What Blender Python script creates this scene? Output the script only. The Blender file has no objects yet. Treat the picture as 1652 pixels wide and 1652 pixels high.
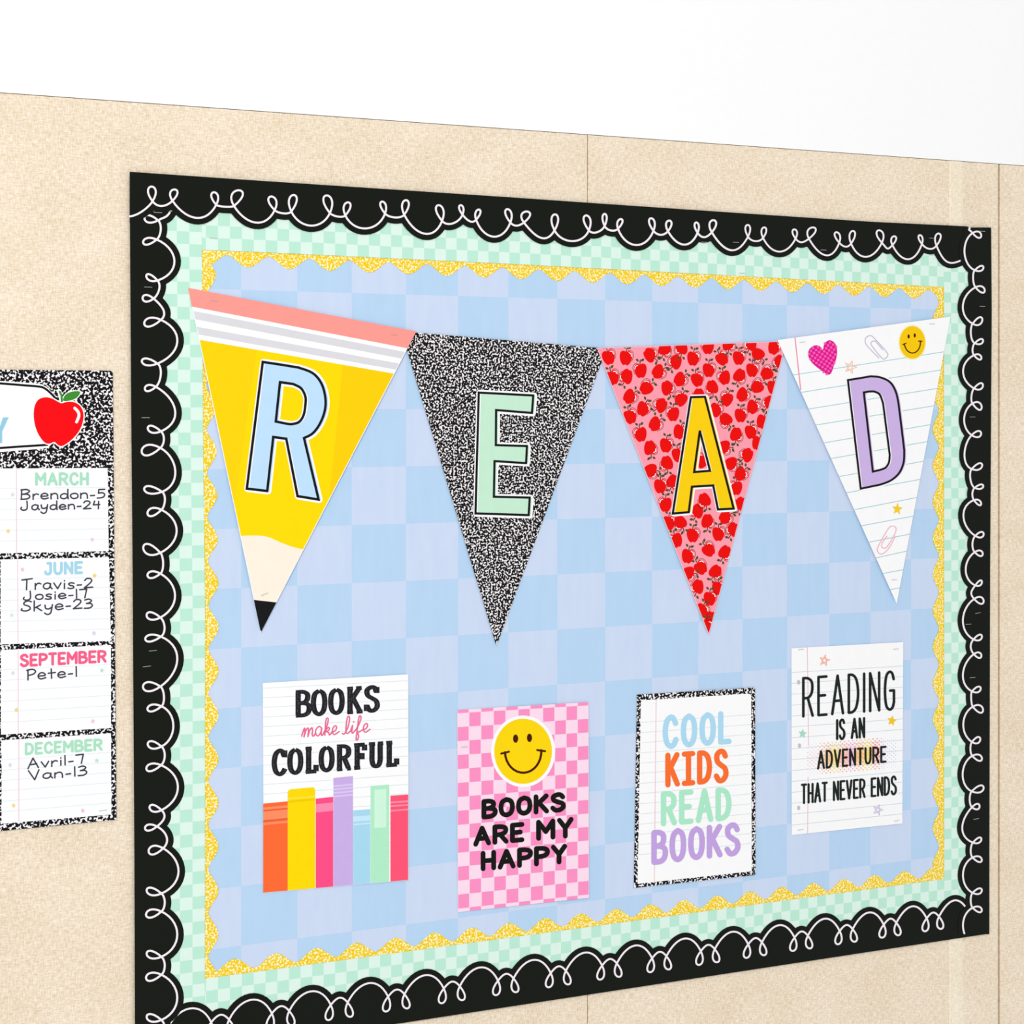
import bpy, math, random
from mathutils import Vector
from mathutils.geometry import tessellate_polygon

random.seed(7)
SC = bpy.context.scene
COL = SC.collection

# ------------------------------------------------------------------ camera
# level camera turned 26 degrees to the right of the wall's normal; wall plane is y = 0
X0, Y0, F = 826.0, 660.0, 3098.0
COSF = 0.898
PHI = math.acos(COSF)
DIST = 3.119
CAM = Vector((-DIST * math.sin(PHI), -DIST * math.cos(PHI), 1.55))
FWD = Vector((math.sin(PHI), math.cos(PHI), 0))
RGT = Vector((math.cos(PHI), -math.sin(PHI), 0))
UP = Vector((0, 0, 1))
cam_data = bpy.data.cameras.new('camera')
cam = bpy.data.objects.new('camera', cam_data)
COL.objects.link(cam)
cam.location = CAM
cam.rotation_euler = (math.pi / 2, 0, -PHI)
cam_data.sensor_width = 36.0
cam_data.sensor_fit = 'HORIZONTAL'
cam_data.lens = F / 1652 * 36.0
cam_data.shift_y = -(826 - Y0) / 1652
cam_data.clip_start = 0.05
SC.camera = cam

# ------------------------------------------------------------------ light
world = bpy.data.worlds.new('room_light')
SC.world = world
world.use_nodes = True
bg = world.node_tree.nodes['Background']
bg.inputs[0].default_value = (0.985, 0.985, 1.0, 1)
bg.inputs[1].default_value = 0.76


def area(name, loc, target, size, power, color=(1, 1, 1)):
    d = bpy.data.lights.new(name, 'AREA')
    d.shape = 'SQUARE'
    d.size = size
    d.energy = power
    d.color = color
    o = bpy.data.objects.new(name, d)
    COL.objects.link(o)
    o.location = loc
    o.rotation_euler = (Vector(target) - Vector(loc)).to_track_quat('-Z', 'Y').to_euler()
    return o


area('ceiling_lamp', (-3.6, -4.8, 3.6), (0, 0, 1.4), 0.8, 145, (1.0, 0.98, 0.95))

SC.view_settings.view_transform = 'Standard'
SC.view_settings.look = 'None'
SC.view_settings.gamma = 1
SC.view_settings.use_curve_mapping = False
SC.view_settings.exposure = 0.0


# ------------------------------------------------------------------ maths
def ray(px, py):
    return FWD + RGT * ((px - X0) / F) + UP * ((Y0 - py) / F)


class Plane:
    """sheet plane: distance from the wall = o + ax*(x-xr) + az*(z-zr)"""
    def __init__(s, o, ax=0.0, az=0.0, xr=0.0, zr=0.0):
        s.o, s.ax, s.az, s.xr, s.zr = (0.0017 + o * 0.62 if o else 0.0), ax * 0.7, az, xr, zr   # all paper hangs clear of the fabric

    def at(s, px, py, e=0.0):
        d = ray(px, py)
        t = (-(s.o + e + s.ax * (CAM.x - s.xr) + s.az * (CAM.z - s.zr)) - CAM.y) / (d.y + s.ax * d.x + s.az * d.z)
        return CAM + d * t

    def lift(s, x, z, e=0.0):
        return Vector((x, -(s.o + e + s.ax * (x - s.xr) + s.az * (z - s.zr)), z))


WALL = Plane(0.0)


def wp(px, py):
    v = WALL.at(px, py)
    return v.x, v.z


def pix(x, z):
    v = Vector((x, 0, z)) - CAM
    dep = v.dot(FWD)
    return X0 + F * v.dot(RGT) / dep, Y0 - F * v.z / dep


def crop(ox, oy, size):
    k = size / 1652.0
    def f(*pts):
        if len(pts) == 2 and not isinstance(pts[0], (tuple, list)):
            return (ox + pts[0] * k, oy + pts[1] * k)
        return [(ox + p[0] * k, oy + p[1] * k) for p in pts]
    return f


def lerp(a, b, t):
    return a + (b - a) * t


def lerp2(a, b, t):
    return (lerp(a[0], b[0], t), lerp(a[1], b[1], t))


def bil(q, u, v):
    """quad TL TR BR BL"""
    return lerp2(lerp2(q[0], q[1], u), lerp2(q[3], q[2], u), v)


def catmull(pts, n=7, closed=False):
    out = []
    m = len(pts)
    if m < 3 and not closed:
        return list(pts)
    segs = m if closed else m - 1
    for i in range(segs):
        if closed:
            p0, p1, p2, p3 = pts[(i - 1) % m], pts[i], pts[(i + 1) % m], pts[(i + 2) % m]
        else:
            p1, p2 = pts[i], pts[i + 1]
            p0 = pts[i - 1] if i > 0 else p1
            p3 = pts[i + 2] if i + 2 < m else p2
        for k in range(n):
            t = k / n
            t2, t3 = t * t, t * t * t
            out.append(tuple(0.5 * (2 * p1[j] + (p2[j] - p0[j]) * t + (2 * p0[j] - 5 * p1[j] + 4 * p2[j] - p3[j]) * t2
                                    + (3 * p1[j] - p0[j] - 3 * p2[j] + p3[j]) * t3) for j in (0, 1)))
    if not closed:
        out.append(tuple(pts[-1]))
    return out


def bez(p0, p1, p2, p3, n=14):
    r = []
    for i in range(n):
        t = i / n
        a, b, c, d = (1 - t) ** 3, 3 * (1 - t) ** 2 * t, 3 * (1 - t) * t * t, t ** 3
        r.append((a * p0[0] + b * p1[0] + c * p2[0] + d * p3[0], a * p0[1] + b * p1[1] + c * p2[1] + d * p3[1]))
    return r


def area2(p):
    return sum(p[i][0] * p[(i + 1) % len(p)][1] - p[(i + 1) % len(p)][0] * p[i][1] for i in range(len(p)))


def clip(poly, conv):
    """Sutherland-Hodgman against a convex polygon"""
    if area2(conv) < 0:
        conv = conv[::-1]
    out = list(poly)
    for i in range(len(conv)):
        a, b = conv[i], conv[(i + 1) % len(conv)]
        inp, out = out, []
        side = lambda p: (b[0] - a[0]) * (p[1] - a[1]) - (b[1] - a[1]) * (p[0] - a[0])
        for j in range(len(inp)):
            p, q = inp[j], inp[(j + 1) % len(inp)]
            sp, sq = side(p), side(q)
            if sp >= 0:
                out.append(p)
            if (sp >= 0) != (sq >= 0):
                t = sp / (sp - sq)
                out.append(lerp2(p, q, t))
        if len(out) < 3:
            return []
    return out


def shrink(poly, d):
    """move a convex polygon's sides inward by d"""
    s = 1 if area2(poly) > 0 else -1
    n = len(poly)
    lines = []
    for i in range(n):
        a, b = poly[i], poly[(i + 1) % n]
        L = math.hypot(b[0] - a[0], b[1] - a[1])
        nx, ny = -(b[1] - a[1]) / L * s, (b[0] - a[0]) / L * s
        lines.append(((a[0] + nx * d, a[1] + ny * d), (b[0] - a[0], b[1] - a[1])))
    out = []
    for i in range(n):
        (p, r), (q, w) = lines[i - 1], lines[i]
        den = r[0] * w[1] - r[1] * w[0]
        t = ((q[0] - p[0]) * w[1] - (q[1] - p[1]) * w[0]) / den
        out.append((p[0] + r[0] * t, p[1] + r[1] * t))
    return out


# ------------------------------------------------------------------ materials
def lin(c):
    return c / 12.92 if c <= 0.04045 else ((c + 0.055) / 1.055) ** 2.4


def hexc(h):
    h = h.lstrip('#')
    return tuple(lin(int(h[i:i + 2], 16) / 255) for i in (0, 2, 4)) + (1,)


MATS = {}


def flat(h, rough=0.55, spec=0.07):
    key = (h, rough, spec)
    if key in MATS:
        return MATS[key]
    m = bpy.data.materials.new('print_' + h.strip('#'))
    m.use_nodes = True
    nt = m.node_tree
    b = nt.nodes['Principled BSDF']
    b.inputs['Roughness'].default_value = rough
    b.inputs['Specular IOR Level'].default_value = spec
    # a faint paper mottle so no ink is a dead flat tone
    tc = nt.nodes.new('ShaderNodeTexCoord')
    no = nt.nodes.new('ShaderNodeTexNoise')
    no.inputs['Scale'].default_value = 60
    no.inputs['Detail'].default_value = 3
    nt.links.new(tc.outputs['Object'], no.inputs['Vector'])
    mx = nt.nodes.new('ShaderNodeMix')
    mx.data_type = 'RGBA'
    c = hexc(h)
    mx.inputs['A'].default_value = tuple(v * 0.97 for v in c[:3]) + (1,)
    mx.inputs['B'].default_value = tuple(min(1, v * 1.03) for v in c[:3]) + (1,)
    nt.links.new(no.outputs['Fac'], mx.inputs['Factor'])
    nt.links.new(mx.outputs['Result'], b.inputs['Base Color'])
    m.diffuse_color = c
    MATS[key] = m
    return m


def speckle(name, dark, light, scale, lo, hi, distort=0.6, mode='worm'):
    m = bpy.data.materials.new(name)
    m.use_nodes = True
    nt = m.node_tree
    b = nt.nodes['Principled BSDF']
    b.inputs['Roughness'].default_value = 0.5
    b.inputs['Specular IOR Level'].default_value = 0.08
    tc = nt.nodes.new('ShaderNodeTexCoord')
    no = nt.nodes.new('ShaderNodeTexNoise')
    no.inputs['Scale'].default_value = scale
    no.inputs['Detail'].default_value = 0.6
    no.inputs['Distortion'].default_value = distort
    nt.links.new(tc.outputs['Object'], no.inputs['Vector'])
    src = no.outputs['Fac']
    if mode == 'worm':
        su = nt.nodes.new('ShaderNodeMath'); su.operation = 'SUBTRACT'; su.inputs[1].default_value = 0.5
        ab = nt.nodes.new('ShaderNodeMath'); ab.operation = 'ABSOLUTE'
        nt.links.new(src, su.inputs[0]); nt.links.new(su.outputs[0], ab.inputs[0])
        src = ab.outputs[0]
        # a second, finer noise chops the contour lines into short flecks
        n2 = nt.nodes.new('ShaderNodeTexNoise')
        n2.inputs['Scale'].default_value = scale * 1.3
        n2.inputs['Detail'].default_value = 0
        nt.links.new(tc.outputs['Object'], n2.inputs['Vector'])
        mu = nt.nodes.new('ShaderNodeMath'); mu.operation = 'MULTIPLY_ADD'
        mu.inputs[1].default_value = 0.16
        nt.links.new(n2.outputs['Fac'], mu.inputs[0])
        nt.links.new(src, mu.inputs[2])
        src = mu.outputs[0]
    cr = nt.nodes.new('ShaderNodeValToRGB')
    cr.color_ramp.elements[0].position = lo
    cr.color_ramp.elements[1].position = hi
    a_, b_ = (light, dark) if mode == 'worm' else (dark, light)
    cr.color_ramp.elements[0].color = hexc(a_)
    cr.color_ramp.elements[1].color = hexc(b_)
    nt.links.new(src, cr.inputs['Fac'])
    nt.links.new(cr.outputs['Color'], b.inputs['Base Color'])
    m.diffuse_color = hexc(dark)
    return m


def linen(name, c_lo, c_hi, bump=0.25):
    """woven wall fabric: crossed threads, slubs and a slow mottle"""
    m = bpy.data.materials.new(name)
    m.use_nodes = True
    nt = m.node_tree
    b = nt.nodes['Principled BSDF']
    b.inputs['Roughness'].default_value = 0.85
    b.inputs['Specular IOR Level'].default_value = 0.1
    tc = nt.nodes.new('ShaderNodeTexCoord')

    def nz(sx, sz, detail=2):
        mp = nt.nodes.new('ShaderNodeMapping')
        mp.inputs['Scale'].default_value = (sx, 1, sz)
        n = nt.nodes.new('ShaderNodeTexNoise')
        n.inputs['Scale'].default_value = 1
        n.inputs['Detail'].default_value = detail
        nt.links.new(tc.outputs['Object'], mp.inputs['Vector'])
        nt.links.new(mp.outputs['Vector'], n.inputs['Vector'])
        return n.outputs['Fac']

    def add(a, bb, wa, wb):
        m1 = nt.nodes.new('ShaderNodeMath'); m1.operation = 'MULTIPLY'; m1.inputs[1].default_value = wa
        m2 = nt.nodes.new('ShaderNodeMath'); m2.operation = 'MULTIPLY_ADD'; m2.inputs[1].default_value = wb
        nt.links.new(a, m1.inputs[0]); nt.links.new(bb, m2.inputs[0]); nt.links.new(m1.outputs[0], m2.inputs[2])
        return m2.outputs[0]
    warp = nz(520, 110)
    weft = nz(110, 520)
    slub = nz(60, 260, 3)
    mott = nz(9, 12, 4)
    th = add(warp, weft, 0.5, 0.5)
    th2 = add(th, slub, 0.9, 0.1)
    al = add(th2, mott, 0.86, 0.14)
    cr = nt.nodes.new('ShaderNodeValToRGB')
    cr.color_ramp.elements[0].position = 0.39
    cr.color_ramp.elements[1].position = 0.61
    cr.color_ramp.elements[0].color = hexc(c_lo)
    cr.color_ramp.elements[1].color = hexc(c_hi)
    nt.links.new(al, cr.inputs['Fac'])
    nt.links.new(cr.outputs['Color'], b.inputs['Base Color'])
    bm = nt.nodes.new('ShaderNodeBump')
    bm.inputs['Strength'].default_value = bump
    bm.inputs['Distance'].default_value = 0.0006
    nt.links.new(th2, bm.inputs['Height'])
    nt.links.new(bm.outputs['Normal'], b.inputs['Normal'])
    m.diffuse_color = hexc(c_hi)
    return m


def cloth(name, c1, c2):
    """printed backing paper, faint vertical streaks"""
    m = bpy.data.materials.new(name)
    m.use_nodes = True
    nt = m.node_tree
    b = nt.nodes['Principled BSDF']
    b.inputs['Roughness'].default_value = 0.8
    b.inputs['Specular IOR Level'].default_value = 0.1
    tc = nt.nodes.new('ShaderNodeTexCoord')
    mp = nt.nodes.new('ShaderNodeMapping')
    mp.inputs['Scale'].default_value = (60, 1, 14)
    n = nt.nodes.new('ShaderNodeTexNoise')
    n.inputs['Scale'].default_value = 1
    n.inputs['Detail'].default_value = 3
    nt.links.new(tc.outputs['Object'], mp.inputs['Vector'])
    nt.links.new(mp.outputs['Vector'], n.inputs['Vector'])
    mx = nt.nodes.new('ShaderNodeMix'); mx.data_type = 'RGBA'
    mx.inputs['A'].default_value = hexc(c1)
    mx.inputs['B'].default_value = hexc(c2)
    nt.links.new(n.outputs['Fac'], mx.inputs['Factor'])
    nt.links.new(mx.outputs['Result'], b.inputs['Base Color'])
    m.diffuse_color = hexc(c1)
    return m


M_LINEN = linen('beige_linen', 'DFCBAA', 'FDF0DE', .4)
M_LIP_LIT = linen('lit_lip_linen', 'EAD9B8', 'FFF6E4', .3)  # paler copy of the linen: the raised lip's highlight put into the colour
M_PAINT = flat('FFFFFE', 0.7, 0.1)
M_GAP = flat('4A3A28', 0.9, 0.05)
M_MARBLE = speckle('black_white_marble', '131114', 'F2EEEE', 315, 0.525, 0.57, 0.35, 'blob')
M_MARBLE2 = speckle('black_white_marble_coarse', '131114', 'F6F3F4', 270, 0.53, 0.57, 0.5, 'blob')
M_GOLD = speckle('yellow_white_marble', 'F5CE16', 'FFFAC8', 330, 0.50, 0.60, 0.4, 'blob')
M_BLACK = flat('12150F', 0.5, 0.1)
M_INK = flat('17181A', 0.6, 0.07)
M_WHITE = flat('FEFEFE', 0.5, 0.07)
M_LOOP = flat('F6EFF4', 0.5, 0.07)
M_MINT_D = flat('BEECD6')
M_MINT_L = flat('DFF6EA')
M_BLUE_D = cloth('blue_square', 'B4D2EF', 'BDDAF5')
M_BLUE_L = cloth('pale_blue_square', 'C7D7F0', 'D1E0F6')
ms = bpy.data.materials.new('staple_steel')
ms.use_nodes = True
_b = ms.node_tree.nodes['Principled BSDF']
_b.inputs['Base Color'].default_value = (0.62, 0.62, 0.6, 1)
_b.inputs['Metallic'].default_value = 0.6
_b.inputs['Roughness'].default_value = 0.35
M_STEEL = ms


# ------------------------------------------------------------------ mesh helpers
class MB:
    def __init__(s):
        s.v, s.f, s.m, s.mats = [], [], [], []

    def slot(s, mat):
        if mat not in s.mats:
            s.mats.append(mat)
        return s.mats.index(mat)

    def add(s, verts, faces, mat):
        k = s.slot(mat)
        b = len(s.v)
        s.v += [tuple(v) for v in verts]
        for f in faces:
            s.f.append(tuple(b + i for i in f))
            s.m.append(k)

    def build(s, name, origin=Vector((0, 0, 0)), parent=None):
        me = bpy.data.meshes.new(name)
        me.from_pydata([(v[0] - origin.x, v[1] - origin.y, v[2] - origin.z) for v in s.v], [], s.f)
        for mt in s.mats:
            me.materials.append(mt)
        me.polygons.foreach_set('material_index', s.m)
        me.update()
        o = bpy.data.objects.new(name, me)
        COL.objects.link(o)
        if parent:
            o.parent = parent
        else:
            o.location = origin
        return o


def tag(o, label=None, cat=None, group=None, kind=None):
    if label: o['label'] = label
    if cat: o['category'] = cat
    if group: o['group'] = group
    if kind: o['kind'] = kind
    return o


def solid(mb, loops3d, loops2d, mat, thick, side_mat=None):
    """sheet with thickness: loops3d = [outer, holes...] front points; back is pushed towards the wall"""
    tris = tessellate_polygon([[Vector((p[0], p[1], 0)) for p in lp] for lp in loops2d])
    flatv = [v for lp in loops3d for v in lp]
    n = len(flatv)
    back = [v + Vector((0, thick, 0)) for v in flatv]
    fr, bk = [], []
    for t in tris:
        a, b, c = (flatv[i] for i in t)
        nrm = (b - a).cross(c - a)
        t = tuple(t)
        if nrm.y > 0:
            t = t[::-1]
        fr.append(t)
        bk.append(tuple(n + i for i in t[::-1]))
    mb.add(flatv + back, fr + bk, mat)
    # rim
    base = 0
    for lp in loops3d:
        m = len(lp)
        vs = list(lp) + [v + Vector((0, thick, 0)) for v in lp]
        mb.add(vs, [(i, (i + 1) % m, m + (i + 1) % m, m + i) for i in range(m)], side_mat or mat)


class Sheet:
    """one piece of printed paper on the wall"""
    def __init__(s, name, outline, plane, mat, label, cat, group=None, thick=0.0003, holes=(), side=None):
        s.plane = plane
        s.out = outline
        mb = MB()
        l3 = [[plane.at(*p) for p in outline]] + [[plane.at(*p) for p in h] for h in holes]
        cx = sum(v.x for v in l3[0]) / len(l3[0])
        cz = sum(v.z for v in l3[0]) / len(l3[0])
        s.org = plane.lift(cx, cz)
        solid(mb, l3, [outline] + list(holes), mat, thick, side or M_WHITE)
        s.root = mb.build(name, s.org)
        tag(s.root, label, cat, group)
        s.layer = 0

    def ink(s, name, items, layer=None, label=None, clipto=None, kind=None):
        """items: list of (mat, kind, data). kind poly: px polygon; holes: [outer, hole..]; rib: ribbon quads"""
        if layer is None:
            s.layer += 1
            layer = s.layer
        mb = MB()
        e0 = 0.00008 * layer
        j = 0
        for it in items:
            mat, kind, data = it
            loops = data if kind == 'holes' else [data]
            if clipto and kind != 'holes':
                loops = [clip(loops[0], clipto)]
                if len(loops[0]) < 3:
                    continue
            j += 1
            e = e0 + (j % 25) * 0.000002
            v3 = [s.plane.at(p[0], p[1], e) for lp in loops for p in lp]
            if kind == 'holes' or len(loops[0]) > 4:
                tr = tessellate_polygon([[Vector((p[0], p[1], 0)) for p in lp] for lp in loops])
            else:
                tr = [tuple(range(len(loops[0])))]
            fs = []
            for t in tr:
                t = tuple(t)
                nrm = (v3[t[1]] - v3[t[0]]).cross(v3[t[2]] - v3[t[0]])
                fs.append(t[::-1] if nrm.y > 0 else t)
            mb.add(v3, fs, mat)
        if not mb.f:
            return None
        o = mb.build(name, s.org, s.root)
        if label:
            o['label'] = label
        if kind:
            o['kind'] = kind
        return o


# ---- 2D stroke makers, all return item lists
def disc(mat, c, rx, ry=None, n=10, rot=0.0):
    ry = ry or rx
    pts = []
    for i in range(n):
        a = 2 * math.pi * i / n
        x, y = rx * math.cos(a), ry * math.sin(a)
        pts.append((c[0] + x * math.cos(rot) - y * math.sin(rot), c[1] + x * math.sin(rot) + y * math.cos(rot)))
    return (mat, 'poly', pts)


def ribbon(mat, pts, wx, wy=None, caps=True, closed=False):
    wy = wy or wx
    P = [pts[0]]
    for p in pts[1:]:
        if math.hypot(p[0] - P[-1][0], p[1] - P[-1][1]) > 1e-4:
            P.append(p)
    if closed and math.hypot(P[0][0] - P[-1][0], P[0][1] - P[-1][1]) < 1e-4:
        P.pop()
    n = len(P)
    out = []
    if n < 2:
        return [disc(mat, P[0], wx / 2, wy / 2)]

    def nrm(a, b):
        L = math.hypot(b[0] - a[0], b[1] - a[1])
        return (-(b[1] - a[1]) / L, (b[0] - a[0]) / L)
    segs = n if closed else n - 1
    ns = [nrm(P[i], P[(i + 1) % n]) for i in range(segs)]
    offs = []
    sharp = []
    for i in range(n):
        if closed:
            a, b = ns[i - 1], ns[i]
        else:
            a = ns[max(0, i - 1)]
            b = ns[min(segs - 1, i)]
        mx_, my_ = a[0] + b[0], a[1] + b[1]
        L = math.hypot(mx_, my_)
        c = L / 2
        if c < 0.35:
            offs.append(None)
        else:
            k = 1 / c if c > 0.35 else 1
            offs.append((mx_ / L * k, my_ / L * k))
        sharp.append(c < 0.9)
    for i in range(segs):
        j = (i + 1) % n
        a, b = P[i], P[j]
        oa = offs[i] if offs[i] and not (caps == 'round' and sharp[i]) else ns[i]
        ob = offs[j] if offs[j] and not (caps == 'round' and sharp[j]) else ns[i]
        out.append((mat, 'poly', [(a[0] + oa[0] * wx / 2, a[1] + oa[1] * wy / 2), (b[0] + ob[0] * wx / 2, b[1] + ob[1] * wy / 2),
                                  (b[0] - ob[0] * wx / 2, b[1] - ob[1] * wy / 2), (a[0] - oa[0] * wx / 2, a[1] - oa[1] * wy / 2)]))
    if caps:
        idx = [i for i in range(n) if sharp[i]] if caps == 'round' else []
        if not closed:
            idx += [0, n - 1]
        for i in set(idx):
            out.append(disc(mat, P[i], wx / 2, wy / 2, 12))
    return out


# ------------------------------------------------------------------ stroke lettering
S = 's'
CAPS = {
    'A': (.62, [[(0, 1), (.31, 0), (.62, 1)], [(.11, .66), (.51, .66)]]),
    'B': (.54, [[(0, 0), (0, 1)], [S, (0, 0), (.28, .01), (.46, .12), (.45, .34), (.3, .45), (0, .47)], [S, (0, .47), (.32, .48), (.54, .6), (.53, .85), (.34, .99), (0, 1)]]),
    'C': (.54, [[S, (.52, .22), (.42, .05), (.27, 0), (.08, .14), (0, .5), (.08, .86), (.27, 1), (.44, .94), (.54, .78)]]),
    'D': (.54, [[(0, 0), (0, 1)], [S, (0, 0), (.25, .02), (.45, .16), (.54, .5), (.45, .84), (.25, .98), (0, 1)]]),
    'E': (.46, [[(.46, 0), (0, 0), (0, 1), (.46, 1)], [(0, .49), (.38, .49)]]),
    'F': (.46, [[(.46, 0), (0, 0), (0, 1)], [(0, .49), (.36, .49)]]),
    'G': (.52, [[S, (.5, .2), (.42, .05), (.26, 0), (.07, .12), (0, .5), (.07, .88), (.26, 1), (.44, .95), (.52, .8)], [(.52, .82), (.52, .5), (.3, .5)]]),
    'H': (.5, [[(0, 0), (0, 1)], [(.5, 0), (.5, 1)], [(0, .5), (.5, .5)]]),
    'I': (.02, [[(.01, 0), (.01, 1)]]),
    'J': (.42, [[S, (.4, 0), (.4, .5), (.38, .85), (.22, 1), (.04, .93), (0, .78)], [(.18, 0), (.4, 0)]]),
    'K': (.52, [[(0, 0), (0, 1)], [(.5, 0), (.02, .56)], [(.15, .42), (.52, 1)]]),
    'L': (.42, [[(0, 0), (0, 1), (.42, 1)]]),
    'M': (.66, [[(0, 1), (0, 0), (.33, .62), (.66, 0), (.66, 1)]]),
    'N': (.52, [[(0, 1), (0, 0), (.52, 1), (.52, 0)]]),
    'O': (.56, [[S, (.28, 0), (.07, .14), (0, .5), (.07, .86), (.28, 1), (.49, .86), (.56, .5), (.49, .14), (.28, 0)]]),
    'P': (.5, [[(0, 0), (0, 1)], [S, (0, 0), (.3, .02), (.5, .14), (.5, .38), (.32, .52), (0, .54)]]),
    'R': (.54, [[(0, 0), (0, 1)], [S, (0, 0), (.3, .02), (.5, .13), (.5, .37), (.32, .51), (0, .53)], [(.26, .53), (.54, 1)]]),
    'S': (.52, [[S, (.49, .17), (.38, .02), (.2, 0), (.03, .12), (.06, .34), (.27, .48), (.47, .6), (.52, .82), (.36, .99), (.14, 1), (0, .84)]]),
    'T': (.5, [[(0, 0), (.5, 0)], [(.25, 0), (.25, 1)]]),
    'U': (.52, [[S, (0, 0), (0, .4), (.01, .72), (.1, .94), (.26, 1), (.42, .94), (.51, .72), (.52, .4), (.52, 0)]]),
    'V': (.56, [[(0, 0), (.28, 1), (.56, 0)]]),
    'Y': (.54, [[(0, 0), (.27, .5), (.54, 0)], [(.27, .5), (.27, 1)]]),
    ' ': (.26, []),
}
KID = dict(CAPS)
KID['I'] = (.46, [[(.23, 0), (.23, 1)], [(0, 0), (.46, 0)], [(0, 1), (.46, 1)]])
SLAB = {
    'B': (.6, [[(.08, 0), (.08, 1)], [(-.04, 0), (.1, 0)], [(-.04, 1), (.1, 1)], [S, (.08, 0), (.34, .01), (.53, .12), (.52, .34), (.36, .46), (.08, .48)], [S, (.08, .48), (.38, .49), (.6, .6), (.59, .86), (.4, .99), (.08, 1)]]),
    'O': (.62, CAPS['O'][1]),
    'K': (.68, [[(.1, 0), (.1, 1)], [(-.04, 0), (.25, 0)], [(-.04, 1), (.25, 1)], [(.54, .02), (.12, .55)], [(.24, .4), (.58, .98)], [(.4, 0), (.68, 0)], [(.42, 1), (.72, 1)]]),
    'S': (.56, [[S, (.47, .2), (.4, .03), (.22, 0), (.03, .12), (.07, .34), (.28, .47), (.48, .6), (.53, .82), (.38, .98), (.16, .98), (.03, .78)], [(.51, 0), (.51, .26)], [(0, .72), (0, 1)]]),
    'C': (.58, [[S, (.5, .24), (.42, .05), (.27, 0), (.08, .14), (0, .5), (.08, .86), (.27, 1), (.44, .94), (.56, .78)], [(.54, 0), (.54, .3)]]),
    'L': (.54, [[(.12, 0), (.12, 1)], [(-.04, 0), (.28, 0)], [(-.04, 1), (.52, 1)], [(.5, .72), (.5, 1)]]),
    'R': (.66, [[(.1, 0), (.1, 1)], [(-.04, 0), (.12, 0)], [(-.04, 1), (.25, 1)], [S, (.1, 0), (.38, .02), (.55, .13), (.55, .37), (.38, .5), (.1, .52)], [(.34, .52), (.56, .98)], [(.48, 1), (.68, 1)]]),
    'F': (.54, [[(.12, 0), (.12, 1)], [(-.04, 0), (.52, 0)], [(-.04, 1), (.28, 1)], [(.12, .5), (.38, .5)], [(.5, 0), (.5, .26)], [(.37, .36), (.37, .64)]]),
    'U': (.66, [[S, (.12, 0), (.12, .4), (.12, .72), (.19, .94), (.33, 1), (.47, .94), (.54, .72), (.54, .4), (.54, 0)], [(-.04, 0), (.28, 0)], [(.42, 0), (.7, 0)]]),
}
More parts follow.
